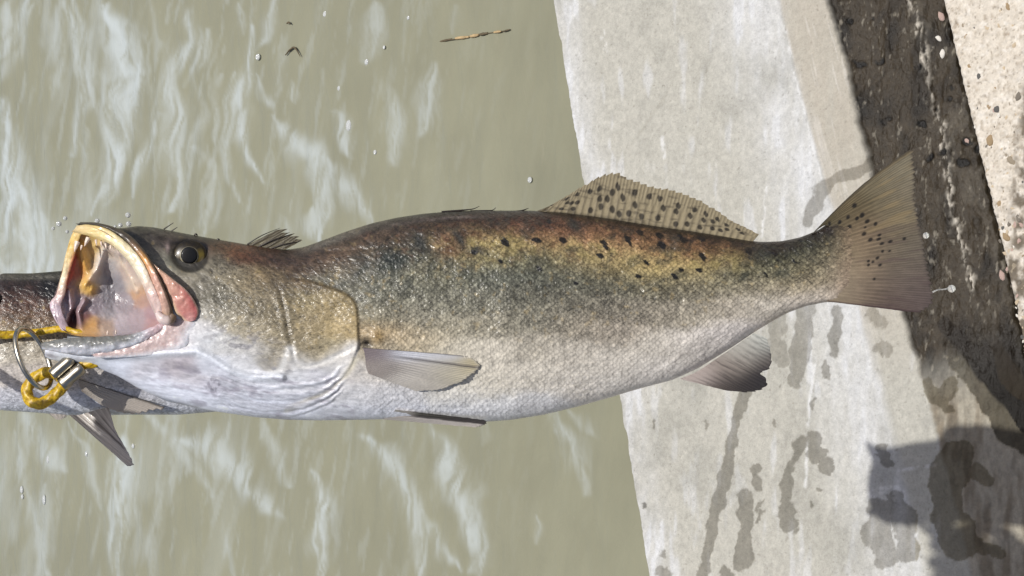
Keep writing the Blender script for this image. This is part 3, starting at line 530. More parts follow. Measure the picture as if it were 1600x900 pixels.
    gl2 = np.exp(-((Y - fT - 10) / 2.6) ** 2) * ss(600, 660, X) * ss(800, 730, X); c = mixc(c, (128, 116, 112), gl2 * 0.55)
    # gill cover edge, preopercle edge
    d, t = pldist(X, Y, GILL[:23]); c = mixc(c, (58, 44, 30), np.exp(-((d - 1) / 2.0) ** 2) * 0.55 * ss(0, .3, t) * (.6 + .6 * n3))
    r = np.hypot((X - 572) / 9, (Y - 536) / 8); c = mixc(c, (20, 14, 12), np.exp(-r ** 2 * 1.2))
    r = np.hypot((X - 590) / 9, (Y - 526) / 10); c = mixc(c, (168, 138, 84), np.exp(-r ** 2) * 0.7)
    d, t = pldist(X, Y, GILL[24:]); c = mixc(c, (222, 214, 190), np.exp(-(d / 4.5) ** 2) * 0.8)
    d, t = pldist(X, Y, PREOP[20:]); c = mixc(c, (214, 212, 208), np.exp(-((d - 1) / 3.5) ** 2) * 0.75)
    d, t = pldist(X, Y, PREOP[:20]); c = mixc(c, (72, 62, 48), np.exp(-(d / 5) ** 2) * 0.35)
    d, t = pldist(X, Y, [(452,545),(440,575),(420,590)]); c = mixc(c, (216, 216, 214), np.exp(-(d / 6) ** 2) * 0.7)
    d, t = pldist(X, Y, [(350,420),(385,425),(430,437),(470,437)]); 
    d, t = pldist(X, Y, FOLD); c = mixc(c, (230, 234, 242), np.exp(-(d / 7) ** 2) * 0.85)
    # slime-bared purplish grey patches of the cheek
    pt = ss(0.12, 0.3, fbm(X / 15 + 3, Y / 7, 3, 131)) * np.exp(-(((X - 375) / 60) ** 2 + ((Y - 535 - (X - 375) * .25) / 22) ** 2)); c = mixc(c, (150, 148, 152), pt * 0.8)
    pt = ss(0.0, 0.25, fbm(X / 12 + 3, Y / 5, 3, 133)) * np.exp(-(((X - 440) / 40) ** 2 + ((Y - 578 + (X - 440) * .15) / 8) ** 2)); c = mixc(c, (150, 150, 156), pt * 0.8)
    pt = ss(0.0, 0.3, fbm(X / 5, Y / 12, 3, 134)) * np.exp(-(((X - 335) / 14) ** 2 + ((Y - 600) / 14) ** 2)); c = mixc(c, (138, 134, 146), pt * 0.9)
    # throat rays
    for k in range(9):
        f = k / 8; pts = [(320 + 12 * f, 566 + 50 * f), (380, 596 + 46 * f), (440, 603 + 44 * f), (500, 594 + 38 * f), (548, 566 + 26 * f)]
        d, t = pldist(X + 3 * n3, Y + 4 * n3 + 3 * math.sin(k * 2.1), sm(pts, 18)); c = mixc(c, (158, 156, 166), np.exp(-((d - 2.2) / 1.6) ** 2) * 0.4 * ss(0, .2, t) * ss(1, .8, t)); c = mixc(c, (232, 236, 244), np.exp(-(d / 1.8) ** 2) * 0.45 * ss(0, .2, t) * ss(1, .8, t))
    th_ = ss(555, 575, Y - .12 * (X - 300)) * ss(590, 540, X); c = c * (1 + .30 * th_ * fbm(X / 45 + Y / 60, (Y - .16 * X) / 5, 4, 137) + .14 * th_ * fbm(X / 9, Y / 6, 3, 138))[..., None]; c = mixc(c, (150, 142, 156), th_ * ss(.1, .5, fbm(X / 26, (Y - .2 * X) / 10, 3, 139)) * .45)  # fold shading and purplish grey patches put into the throat colour
    # small grey scale-edge dots of the belly
    gy = 9.0; gx = 11.0; row = np.floor(Y / gy); fx = ((X + (row % 2) * gx / 2 + 3 * n4) / gx) % 1 - 0.5; fy = (Y / gy) % 1 - 0.5
    dots = np.exp(-((fx * 3.4) ** 2 + (fy * 3.0) ** 2) * 2.2) * ss(560, 620, Y + 6 * n3) * ss(560, 600, X) * ss(980, 900, X) * (0.5 + 0.8 * np.clip(n3, -.5, .6)); c = mixc(c, (138, 138, 150), dots * 0.5)
    # snout markings
    for x, y, a, b, s in ((250,372,10,4,.8),(228,366,12,3.5,.7),(262,385,5,8,.3),(205,360,12,3,.6)):
        c = mixc(c, (26, 18, 16), np.exp(-(((wx - x) / a) ** 2 + ((wy - y) / b) ** 2)) * s)
    c = mixc(c, (170, 150, 145), np.exp(-(((X - 262) / 3) ** 2 + ((Y - 386) / 8) ** 2)) * 0.6)
    r = np.hypot((X - 297) / 30, (Y - 400) / 27); c = mixc(c, (24, 20, 16), ss(1.04, 0.9, r) * 0.8)
    c = mixc(c, (30, 24, 20), np.exp(-(((X - 283) / 20) ** 2 + ((Y - 380) / 6) ** 2)) * 0.8)
    tc = rbf(X, Y, TAILC, 24, 20); mt_ = ss(1285, 1330, X + 6 * n4 - 6 * n3); c = c * (1 - mt_[..., None]) + tc * mt_[..., None] * .95
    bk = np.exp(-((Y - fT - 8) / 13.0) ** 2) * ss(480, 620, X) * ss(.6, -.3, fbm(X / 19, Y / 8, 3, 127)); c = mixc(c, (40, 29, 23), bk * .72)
    scaly = 1 - 0.72 * ss(0.12, 0.5, c.mean(-1)) ; scaly = np.where((X < 560) & (Y > 560), 0.18, scaly); scaly = np.where(X < 330, scaly * 0.5, scaly)
    scaly = scaly * (1 - ss(1.5, 1.0, r) * 0.8)
    c = c * (1 + .16 * ss(.3, .6, c.mean(-1)))[..., None]
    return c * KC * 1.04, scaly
def main_relief(X, Y):
    h = np.zeros_like(X)
    d, t, sg = pldist(X, Y, GILL, True); ref = inpoly(X, Y, [(440,300),(440,432)] + GILL[1:] + [(40,680),(40,300)])
    endf = ss(0.0, 0.12, t)
    h += np.where(ref, 4.5 * np.exp(-(d / 24) ** 2) * ss(0, 4, d), -1.0 * np.exp(-(d / 8) ** 2)) * endf * (.6 - .45 * ss(.5, .75, t))
    d, t = pldist(X, Y, PREOP); h += (1.2 * np.exp(-((d - 5) / 6) ** 2) - 1.3 * np.exp(-(d / 5) ** 2)) * ss(0, .25, t) * (1 + .6 * fbm(X / 12, Y / 12, 2, 143))
    d, t = pldist(X, Y, FOLD); h += 7 * np.exp(-(d / 6.5) ** 2)
    for k in range(9):
        f = k / 8; pts = [(320 + 12 * f, 566 + 50 * f), (380, 596 + 46 * f), (440, 603 + 44 * f), (500, 594 + 38 * f), (548, 566 + 26 * f)]
        n3 = fbm(X / 28, Y / 22, 3, 113); d, t = pldist(X + 3 * n3, Y + 4 * n3 + 3 * math.sin(k * 2.1), sm(pts, 18)); h += (1.0 * np.exp(-(d / 2.6) ** 2) - 0.5 * np.exp(-((d - 4) / 2.2) ** 2)) * ss(0, .25, t) * ss(1, .8, t) * (.5 + .9 * _tab[k, 3])
    r = np.hypot((X - 297) / 33, (Y - 400) / 29); h += -6 * ss(1.05, 0.6, r) + 0.8 * np.exp(-((r - 1.15) / 0.16) ** 2)
    h += -4 * np.exp(-(((X - 572) / 10) ** 2 + ((Y - 537) / 6) ** 2)) + 3 * np.exp(-(((X - 588) / 8) ** 2 + ((Y - 527) / 9) ** 2))
    # fleshy hollow between throat bands, cheek
    h += -5 * np.exp(-(((X - 270) / 55) ** 2 + ((Y - 585) / 14) ** 2)) + 3 * np.exp(-(((X - 380) / 50) ** 2 + ((Y - 500) / 40) ** 2))
    h += 2.6 * fbm(X / 30, Y / 22, 3, 141) * ss(150, 300, X) * (.6 + .4 * ss(500, 620, X)) + 1.4 * fbm(X / 40, (Y - .16 * X) / 7, 3, 144) * ss(560, 590, Y) * ss(600, 540, X) + (.3 + .4 * ss(500, 600, X)) * fbm(X / 8, Y / 5, 3, 142)
    d, t = pldist(X, Y, [(500,395),(620,385),(760,400),(900,440),(1100,455),(1300,415)]); h -= 1.3 * np.exp(-(d / 4) ** 2)
    n1, n2, n3, n4 = noise_set(X, Y); h += (0.55 * n1 + 0.25 * n2) * np.where((X < 560) & (Y > 560), 0.1, 1)
    sh, se, si = scales(X, Y); sm_ = ss(560, 600, X) * ss(1335, 1290, X); h += sm_ * (1.15 * sh + .5 * (si - .5))
    return h

fish = empty('speckled_trout', 'large speckled trout with wide open mouth and black-spotted back, in front of the other fish', 'fish', FISHM)
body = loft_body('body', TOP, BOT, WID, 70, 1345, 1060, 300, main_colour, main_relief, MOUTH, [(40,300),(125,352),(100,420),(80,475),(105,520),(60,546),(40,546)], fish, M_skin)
_fT, _fB, _fW = fn(TOP), fn(BOT), fn(WID)
def zbody(x, y):
    q = (y - _fT(x)) / (_fB(x) - _fT(x)); return float(_fW(x) * np.sqrt(max(0, 1 - abs(2 * q - 1) ** 2.15)))

# ---- mouth
RIM = [(122,354,14),(142,354,30),(165,364,44),(190,382,54),(212,408,60),(232,440,64),(248,470,64),(260,498,58),(240,512,56),(215,520,54),(180,525,46),(140,526,34),(112,523,18),(96,512,2),(84,490,-10),(82,472,-14),(92,440,-12),(103,400,-4),(112,372,4),(122,354,14)]
MC = [(140,400,(226,178,70)),(128,395,(222,170,80)),(123,430,(196,104,58)),(118,410,(214,120,60)),(145,425,(206,158,60)),(133,443,(240,196,96)),(140,452,(236,190,90)),(155,385,(214,180,96)),(175,385,(200,180,150)),(158,405,(206,196,180)),(150,430,(236,226,214)),(168,420,(190,184,182)),
 (180,440,(158,154,160)),(200,425,(206,184,168)),(192,400,(216,200,182)),(215,400,(196,176,148)),(212,440,(208,188,168)),(228,470,(186,146,126)),(222,455,(200,150,96)),(190,475,(170,158,164)),(165,460,(164,158,164)),(150,475,(160,146,154)),(130,470,(158,138,146)),(120,492,(112,66,66)),(112,505,(92,48,50)),(128,500,(130,86,84)),(100,480,(196,176,184)),(92,495,(204,186,192)),
 (105,460,(186,166,176)),(112,448,(180,140,120)),(140,510,(220,166,92)),(125,516,(214,164,80)),(165,508,(206,176,150)),(190,505,(188,176,182)),(215,500,(182,164,170)),(238,490,(170,138,144)),(170,490,(172,166,172)),(240,505,(196,150,150))]
def mouth_parts():
    n, m = 200, 80; t = np.linspace(0, 1, n, endpoint=False); rim = curve(RIM, t); cen = np.array([168, 455, -34.0]); s = np.linspace(0, 1, m) ** 0.8
    P = rim[None] * (1 - s)[:, None, None] + cen * s[:, None, None]
    prof = np.sin(np.clip(s * 1.15, 0, 1) * np.pi / 2) ** 0.75; P[..., 2] = rim[None, :, 2] * (1 - prof)[:, None] + cen[2] * prof[:, None]
    X, Y = P[..., 0], P[..., 1]; Z = P[..., 2].copy(); em = ss(0, .12, s)[:, None]
    c = rbf(X + 4 * fbm(X / 9, Y / 9, 3, 151), Y + 4 * fbm(X / 9, Y / 9, 3, 152), MC, 7, 7); g_ = c.mean(-1, keepdims=True); c = (c * .8 + g_ * .2 * np.array([1.0, .98, 1.04])) * (1 - .3 * ss(.25, .9, s)[:, None, None])  # colour darkens inward, shade of the mouth recess painted in
    for pts, w, h_, colr, k in (([(165,378),(158,400),(152,420),(142,436)],6,14,(238,228,216),.8),([(182,388),(190,410),(204,435),(214,455)],3,7,(232,212,188),.7),([(184,386),(205,388),(220,410),(228,440)],3,8,(226,206,178),.6),([(126,384),(130,405),(138,430),(134,446),(142,452)],8,10,(232,180,70),.5),
                            ([(108,455),(112,480),(104,500)],4,8,(200,180,188),.5),([(132,470),(122,488),(126,512)],4,9,(196,172,178),.6),([(150,505),(130,514)],6,6,(224,170,96),.4),([(150,384),(166,372),(186,384)],4,9,(228,196,130),.6),([(172,390),(186,396),(200,400)],5,8,(214,198,190),.6)):
        d, q = pldist(X, Y, pts); g = np.exp(-(d / w) ** 2); Z += h_ * g * em; c = mixc(c, colr, g * k)
    r = np.hypot((X - 114) / 9, (Y - 500) / 16); Z -= 16 * np.exp(-r ** 2) * em; c = mixc(c, (70, 32, 34), np.exp(-r ** 2) * .6)
    d, q = pldist(X, Y, [(118,400),(112,430),(102,450)]); c = mixc(c, (206, 70, 48), np.exp(-(d / 3.5) ** 2) * .7)
    d, q = pldist(X, Y, [(170,430),(180,465),(176,500)]); Z -= 5 * np.exp(-(d / 12) ** 2) * em
    Z += 2.0 * fbm(X / 8, Y / 10, 3, 153) * em; c *= (1 + 0.12 * fbm(X / 6, Y / 8, 3, 154))[..., None]
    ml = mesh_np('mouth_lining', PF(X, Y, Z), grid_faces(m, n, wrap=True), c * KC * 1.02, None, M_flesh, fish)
    def strip(name, A, B, zA, zB, colf, bulge=4, nn=90, mm=24, mat=M_flesh, parent=fish):
        t = np.linspace(0, 1, nn); a = curve(A, t); b = curve(B, t); s = np.linspace(0, 1, mm)
        za = np.interp(t, np.linspace(0, 1, len(zA)), zA); zb = np.interp(t, np.linspace(0, 1, len(zB)), zB)
        X = a[:, None, 0] * (1 - s) + b[:, None, 0] * s; Y = a[:, None, 1] * (1 - s) + b[:, None, 1] * s
        Z = za[:, None] * (1 - s) + zb[:, None] * s + bulge * np.sqrt(np.clip(1 - (2 * s - 1) ** 2, 0, 1))[None] + 1.8 * fbm(X / 9, Y / 9, 4, 161)
        Z2 = za[:, None] * (1 - s) + zb[:, None] * s - bulge * np.sqrt(np.clip(1 - (2 * s - 1) ** 2, 0, 1))[None]
        c = colf(X, Y, t[:, None] + 0 * X, s[None] + 0 * X) * (1 + 0.2 * fbm(X / 4, Y / 4, 3, 162))[..., None]
        V = np.vstack([PF(X, Y, Z).reshape(-1, 3), PF(X, Y, Z2).reshape(-1, 3)])
        F = np.vstack([grid_faces(nn, mm), grid_faces(nn, mm, flip=True) + nn * mm])
        return mesh_np(name, V, F, np.vstack([c.reshape(-1, 3)] * 2) * KC, np.vstack([np.stack([X / 1000, Y / 1000], -1).reshape(-1, 2)] * 2), mat, parent, extra={'scaly': np.full(len(V), .3)})
    def ramp(keys):
        k = np.array([a for a, b in keys]); v = np.array([lin(b) for a, b in keys]); return lambda t: np.stack([np.interp(t, k, v[:, i]) for i in range(3)], -1)
    # near premaxilla, cream lip
    r1 = ramp([(0,(224,200,150)),(.15,(230,204,136)),(.35,(236,220,176)),(.6,(240,228,200)),(.8,(232,200,190)),(1,(226,206,200))])
    strip('lip', [(112,362),(128,366),(150,372),(176,384),(200,408),(220,440),(232,470),(246,500)], [(122,352),(140,351),(168,358),(194,376),(220,404),(238,440),(252,472),(262,502)], [8,26,42,54,60,66,66,60], [14,32,46,58,66,70,70,62],
          lambda X, Y, t, s: r1(t) * (1 - 0.25 * (np.exp(-((s - .1) / .12) ** 2))[..., None]), bulge=3.5)
    # upper jaw bone, grey skin passing to orange and pink, brown at its end
    r2 = ramp([(0,(70,64,56)),(.36,(76,68,58)),(.46,(150,118,88)),(.55,(214,156,84)),(.7,(214,166,146)),(.9,(206,168,150)),(1,(150,128,104))])
    def jawc(X, Y, t, s):
        c = r2(t); dk = ss(.62, .85, s + .06 * fbm(X / 5, Y / 5, 2, 5)); return mixc(c, (88, 74, 56), dk * .9)
    strip('upper_jaw', [(120,351),(142,350),(170,358),(196,376),(222,406),(238,440),(250,472),(254,503)], [(126,347),(152,348),(184,357),(210,374),(234,404),(253,440),(266,472),(272,496)], [14,32,46,58,66,70,70,64], [8,28,42,54,66,72,72,66], jawc, bulge=5, mat=M_skin)
    # jaw end knob
    V, f, X, Y, t, a = tube([(245,488,68),(254,498,70),(266,500,70),(272,492,69)], [4,8,8,5], 20, 30); V, f = cap_tube(V, f, 20)
    cc = mixc(np.ones(X.shape + (3,)) * lin((226, 206, 200)), (120, 98, 74), ss(258, 270, X)); cc = np.vstack([cc.reshape(-1, 3), cc[0, :1], cc[-1, :1]]); mesh_np('jaw_end', V, f, cc * KC, None, M_flesh, fish)
    # pink cheek fold behind the jaw
    r3 = ramp([(0,(186,140,104)),(.25,(216,176,146)),(.6,(212,160,142)),(.85,(200,130,122)),(1,(210,160,156))])
    def pinkc(X, Y, t, s):
        c = r3(t); c = mixc(c, (240, 214, 176), np.exp(-(s / .13) ** 2) * .9); c = mixc(c, (196, 100, 98), ss(.55, .9, s) * ss(.45, .8, t) * .7); return mixc(c, (232, 214, 196), np.exp(-((1 - s) / .06) ** 2) * .7)
    strip('cheek_fold', [(212,392),(236,410),(253,440),(266,470),(274,488),(286,500),(296,503)], [(214,388),(240,412),(268,434),(292,454),(306,474),(310,488),(306,500)], [48,58,64,66,66,64,62], [58,62,67,70,70,68,64], pinkc, bulge=5)
    # far side of the jaw
    r4 = ramp([(0,(226,196,130)),(.2,(236,200,120)),(.5,(240,226,196)),(.62,(220,190,176)),(.75,(200,180,190)),(1,(190,170,176))])
    strip('far_lip', [(120,352),(110,372),(102,400),(94,434),(88,458),(78,474),(82,492),(96,516)], [(132,358),(124,374),(116,402),(106,436),(102,458),(96,476),(100,494),(112,520)], [10,0,-6,-12,-14,-16,-12,2], [14,4,-4,-10,-14,-14,-10,4], lambda X, Y, t, s: mixc(r4(t), (206, 96, 56), ss(.55, .95, s) * ss(.15, .3, t) * ss(.62, .5, t) * .75), bulge=3)
    # lower jaw
    V, f, X, Y, t, a = tube([(66,541,30),(84,540,38),(120,541,44),(160,539,48),(200,533,54),(235,520,58),(262,504,56)], [5,12,14.5,13.5,10.5,7.5,5], 40, 160, flat=.75); V, f = cap_tube(V, f, 40); V[:-2, 2] += S * (1.6 * fbm(X / 9, Y / 5, 3, 175)).ravel() * 1.5; V[:-2, 1] += S * (1.2 * fbm(X / 12, Y / 7, 3, 176)).ravel()
    c = np.ones(X.shape + (3,)) * lin((206, 208, 216)); yc = np.interp(X, [67, 120, 160, 200, 235, 262], [541, 538, 537, 531, 519, 504])
    gm = ss(9, -2, Y - yc + 3 * fbm(X / 6, Y / 4, 3, 171)) * ss(235, 190, X); c = mixc(c, (112, 112, 104), gm * .9); c = mixc(c, (58, 58, 56), ss(.2, .6, fbm(X / 5, Y / 4, 3, 172)) * gm * .6); c = mixc(c, (224, 176, 176), ss(215, 245, X) * .6)
    c = mixc(c, (52, 40, 38), ss(.2, .0, np.abs(a - 4.9) / 2.2) * ss(230, 190, X) * .35)
    c = np.vstack([c.reshape(-1, 3), c[0, :1], c[-1, :1]]); lj = mesh_np('lower_jaw', V, f, c * KC, None, M_flesh, fish)
    # membrane stretched from the jaw corner down to the fold
    strip('jaw_membrane', [(262,498),(240,520),(215,534),(180,545),(140,550)], [(312,500),(300,520),(285,545),(230,556),(150,560)], [60,58,56,52,46], [62,62,58,54,48], lambda X, Y, t, s: mixc(mixc(np.ones(X.shape + (3,)) * lin((212, 190, 186)), (190, 156, 154), ss(.1, .6, fbm(X / 14, Y / 8, 3, 173)) * .8), (230, 230, 236), ss(.5, 1, s)), bulge=3)
    mt = mat_plain('tooth_enamel', (236, 214, 196), 0.25, coat=.6)
    for x, y, dx, dy, r, z in ((121,378,-5,16,4.5,22),(138,372,-6,13,4,34),(150,375,1,9,2.2,40),(158,378,1,8,2,42),(165,381,1,8,2,45),(173,384,0,7,1.8,48),(168,522,0,-6,1.6,56),(181,521,0,-6,1.6,58),(128,384,-2,7,2,30)):
        V, f, X, Y, t, a = tube([(x,y,z),(x+dx*.55,y+dy*.5,z+2),(x+dx,y+dy,z+1)], [r,r*.7,.3], 10, 10); mesh_np('tooth', V, f, None, None, mt, fish)
mouth_parts()

# ---- eye
def make_eye(parent, ex, ey, z, rx=25.5, ry=23.5):
    n, m = 96, 40; th = np.linspace(0, 2 * np.pi, n, endpoint=False); r = np.linspace(0, 1.06, m)
    X = ex + rx * r[:, None] * np.cos(th); Y = ey + ry * r[:, None] * np.sin(th); Z = z + 9 * np.sqrt(np.clip(1 - (r / 1.08) ** 2, 0, 1))[:, None] + 0 * X
    rr = np.hypot(X - ex + 1.5, Y - ey + 1) / 25.0; nzz = fbm(X / 4, Y / 4, 3, 181)
    c = mixc(np.ones(X.shape + (3,)) * lin((84, 72, 40)), (44, 38, 27), ss(-.3, .5, nzz)); c = mixc(c, (138, 120, 44), np.exp(-(((X - ex - 18) / 9) ** 2 + ((Y - ey + 2) / 8) ** 2)) * .5)
    c = mixc(c, (206, 196, 166), np.exp(-((rr - .53) / .035) ** 2)); c = mixc(c, (36, 30, 24), ss(.66, .6, rr) * ss(.52, .6, rr) * .0 + ss(.9, 1.0, rr) * .9)
    lo = np.exp(-((rr - .84) / .08) ** 2) * ss(-2, 12, Y - ey); c = mixc(c, (176, 160, 138), lo * .45); up = ss(-5, -15, Y - ey); c = mixc(c, (30, 25, 20), up * .8)
    eye = mesh_np('eye', PF(X, Y, Z), grid_faces(m, n, wrap=True), c * KC, None, M_eye, parent)
    X = ex - 1.5 + 12.6 * r[:, None] * np.cos(th); Y = ey - 1 + 12.6 * r[:, None] * np.sin(th); Z = z + 10.2 + 1.2 * np.sqrt(np.clip(1 - (r / 1.07) ** 2, 0, 1))[:, None] - 2.2 * ss(.9, 1.06, r)[:, None] + 0 * X
    mesh_np('pupil', PF(X, Y, Z), grid_faces(m, n, wrap=True), np.ones(X.shape + (3,)) * 0.004, None, M_eye, eye)
M_eye = mat_flesh('wet_eye', rough=0.3, bs=0.02, coat=0.35); _p = M_eye.node_tree.nodes['Principled BSDF']; _p.inputs['Subsurface Weight'].default_value = 0; _p.inputs['Specular IOR Level'].default_value = .25
make_eye(fish, 297, 400, zbody(297, 400) - 9)

# ---- fins
def fin(name, base, tip, zb, zt, colf, nrays, parent, serr=0.0, thick=1.3, nt_=200, ns=50, rayh=1.0, wave=0.0, bow=0.0):
    nt_ = max(nt_, int(nrays * 9)); t = np.linspace(0, 1, nt_); a = curve(base, t); b = curve(tip, t); s = np.linspace(0, 1, ns)
    ph = t * nrays; saw = ph % 1
    ext = 1 + serr * (saw - 0.6) + serr * 0.35 * fbm(ph * 1.0, ph * 0, 2, 7)
    X = a[:, None, 0] + (b[:, None, 0] - a[:, None, 0]) * (s[None] * ext[:, None]); Y = a[:, None, 1] + (b[:, None, 1] - a[:, None, 1]) * (s[None] * ext[:, None])
    tt = t[:, None] + 0 * X; sv = s[None] + 0 * X
    ray = np.exp(-(((tt * nrays) % 1 - 0.5) / 0.2) ** 2)
    br = np.exp(-(((tt * nrays * 2) % 1 - 0.5) / 0.22) ** 2); ray = ray * (1 - ss(.45, .7, sv)) + br * ss(.45, .7, sv)
    zbv = np.interp(t, np.linspace(0, 1, len(zb)), zb)[:, None]; ztv = np.interp(t, np.linspace(0, 1, len(zt)), zt)[:, None]
    Z = zbv * (1 - sv) + ztv * sv + wave * np.sin(tt * 9 + sv * 2) * sv
    th = thick * (1.25 - sv)
    c = np.clip(colf(X, Y, tt, sv, ray), 0, 1)
    rayh = rayh * .5; Y = Y - bow * np.sin(np.pi * sv) * (1 - tt) ** 5 + .8 * fbm(X / 9, Y / 9, 2, 77) * sv
    V = np.vstack([PF(X, Y, Z + th + rayh * ray * (1.1 - .6 * sv)).reshape(-1, 3), PF(X, Y, Z - th - rayh * ray * .6).reshape(-1, 3)])
    F = np.vstack([grid_faces(nt_, ns), grid_faces(nt_, ns, flip=True) + nt_ * ns]); k = nt_ * ns
    e = [(i * ns + ns - 1, i * ns + ns - 1 + k, (i + 1) * ns + ns - 1 + k, (i + 1) * ns + ns - 1) for i in range(nt_ - 1)] + [(j + 1, j, j + k, j + 1 + k) for j in range(ns - 1)] + [((nt_ - 1) * ns + j, (nt_ - 1) * ns + j + 1, (nt_ - 1) * ns + j + 1 + k, (nt_ - 1) * ns + j + k) for j in range(ns - 1)]
    F = np.vstack([F, e]); return mesh_np(name, V, F, np.vstack([c.reshape(-1, 3)] * 2) * KC, None, M_fin, parent)
def cl(rgb, X): return np.ones(X.shape + (3,)) * lin(rgb)
TSP = [(1335,325,5,4),(1347,338,5,5),(1312,348,4,4),(1325,341,4,4),(1339,343,4,4),(1355,347,5,4),(1327,356,5,5),(1368,351,4,4),(1350,366,5,4),(1360,375,5,4),(1374,368,4,3),(1373,374,5,3),(1378,381,5,3),(1391,378,5,3),(1413,373,4,3),(1371,403,4,3),(1379,393,3,3),(1357,408,3,3),(1357,414,3,3),(1364,409,3,3),(1375,414,4,3),(1366,436,3,3),(1304,355,4,5),(1390,392,3,2),(1296,350,3,4),(1352,356,3,2)]
def tailc(X, Y, t, s, ray):
    c = rbf(X, Y, TAILC, 24, 20) * np.array([.9, .93, .88])
    c = c * (1 - .3 * (1 - ray) * ss(.15, .5, s))[..., None]; c *= (1 + .2 * fbm(t * 60, s * 5, 3, 191) + .14 * fbm(X / 7, Y / 7, 3, 192))[..., None]
    c = mixc(c, (170, 148, 106), ss(.1, .5, fbm(t * 26, s * 2.5, 2, 193)) * ss(.55, .3, t) * ss(.2, .5, s) * .45)
    c = mixc(c, (96, 78, 76), ss(.25, .6, fbm(t * 30, s * 2, 3, 194)) * ss(.35, .55, t) * .5)
    c = mixc(c, (48, 42, 34), np.exp(-(t / .02) ** 2) * .8); c = mixc(c, (60, 36, 44), ss(.97, 1, t) * .6)
    c = mixc(c, (86, 78, 74), ss(.965, 1, s) * .5)
    for x, y, a, b in TSP: c = mixc(c, (16, 14, 13), ss(1.2, .6, np.hypot((X - x) / (a * .85), (Y - y + (X - x) * .3) / (b * .85))) * .88)
    return c
fin('tail_fin', [(1268,366),(1290,352),(1302,365),(1306,400),(1306,430),(1300,455),(1292,471)], [(1425,231),(1429,270),(1430,320),(1442,375),(1449,420),(1457,470),(1436,489)], [8,7,7,7,7,7,6], [2,2,0,0,0,2,2], tailc, 34, fish, serr=.035, rayh=.9, wave=1.5, ns=90, bow=9)
# join of tail: skin sheath fades over the fin base
def dorsc(X, Y, t, s, ray):
    c = cl((176, 162, 130), X); c = mixc(c, (92, 84, 70), ray * .5); c = mixc(c, (72, 64, 52), ss(.1, .6, fbm(X / 16 - Y / 12, Y / 5, 3, 202)) * .55); c *= (1 + .12 * fbm(X / 4, Y / 4, 3, 201))[..., None]
    rs = np.random.RandomState(9)
    for k in range(16):
        for j in range(3):
            tk = (k + .55 + .25 * rs.randn()) / 17; sj = .2 + .27 * j + .05 * rs.randn()
            if rs.rand() < .05: continue
            c = mixc(c, (34, 30, 26), ss(1.2, .7, np.hypot((t - tk) / .013 + (s - sj) * 2, (s - sj) / .085)) * .85)
    c = mixc(c, (40, 34, 28), np.exp(-(t / .012) ** 2) * .8); return mixc(c, (60, 52, 42), ss(.12, 0, s) * .6)
fin('dorsal_fin', [(838,330),(880,333),(930,340),(980,348),(1030,356),(1080,363),(1130,371),(1176,378)], [(858,322),(948,272),(985,281),(1022,292),(1068,302),(1108,322),(1142,344),(1186,366)], [2]*8, [5,8,9,9,8,7,6,5], dorsc, 32, fish, serr=.06, rayh=1.1, wave=1)
def pecc(X, Y, t, s, ray):
    c = rbf(X, Y, [(590,550,(122,112,116)),(600,575,(150,142,140)),(640,550,(216,218,232)),(690,552,(206,206,214)),(650,575,(188,182,178)),(700,575,(186,180,170)),(740,572,(190,178,148)),(680,595,(184,178,170)),(660,600,(196,190,184)),(640,595,(206,200,196)),(715,590,(196,188,168))], 20, 9)
    c = 1.5 * c * np.array([1.0, 1.0, .95]) * (1 - .34 * (1 - ray) * ss(.1, .35, s))[..., None]; c = mixc(c, (60, 52, 52), np.exp(-(t / .02) ** 2) * .8); c = mixc(c, (90, 84, 84), np.exp(-((t - .2) / .02) ** 2) * ss(.15, .4, s) * .8)
    return mixc(c, (224, 218, 206), ss(.965, 1, s) * .6) * (1 + .08 * fbm(X / 5, Y / 3, 3, 203))[..., None]
fin('pectoral_fin', [(566,543),(569,550),(571,562),(572,574),(576,584)], [(733,556),(750,571),(744,580),(722,596),(706,602),(684,609),(650,611)], [zbody(568, 550) + 4] * 5, [zbody(735, 570) + 2] * 3 + [zbody(700, 600) + 3] * 3, pecc, 17, fish, serr=.015, rayh=1.2, wave=1.0)
def pelc(X, Y, t, s, ray): return mixc(mixc(cl((206, 198, 190), X), (30, 24, 24), ss(.55, .35, t + .04 * fbm(X / 9, Y / 3, 2, 3)) * ss(.12, .3, s)), (180, 168, 160), (1 - ray) * .2)
fin('pelvic_fin', [(618,640),(614,644),(606,650),(598,655)], [(757,656),(760,659),(758,663),(745,668)], [zbody(620, 641) + 5, 22, 16, 8], [30, 28, 26, 24], pelc, 6, fish, serr=.02, rayh=.8)
def analc(X, Y, t, s, ray):
    c = rbf(X, Y, [(1100,585,(196,176,168)),(1130,600,(92,80,74)),(1150,570,(150,136,126)),(1170,545,(176,166,156)),(1190,535,(200,196,188)),(1195,560,(96,84,78)),(1185,600,(52,46,44)),(1160,600,(66,57,54)),(1150,545,(196,186,176)),(1130,570,(170,152,142)),(1200,590,(50,44,46))], 17, 13)
    c = 1.05 * c * np.array([.93, 1, 1.0]) * (1 - .35 * (ray) * ss(.1, .4, s))[..., None]; return mixc(c, (40, 32, 32), ss(.3, .6, fbm(t * 30, s * 2.5, 3, 205)) * .5)
fin('anal_fin', [(1062,592),(1090,580),(1120,560),(1150,540),(1178,520)], [(1120,607),(1150,612),(1178,612),(1196,604),(1197,592),(1188,583),(1202,576),(1205,556),(1198,528)], [6]*5, [10,12,14,16,16], analc, 14, fish, serr=.035, rayh=1.2, wave=1.5)
def spinyc(X, Y, t, s, ray): return mixc(mixc(cl((112, 104, 82), X), (52, 45, 33), ray * .8), (206, 200, 172), ss(.3, .6, fbm(t * 12, s * 3, 2, 206)) * .5)
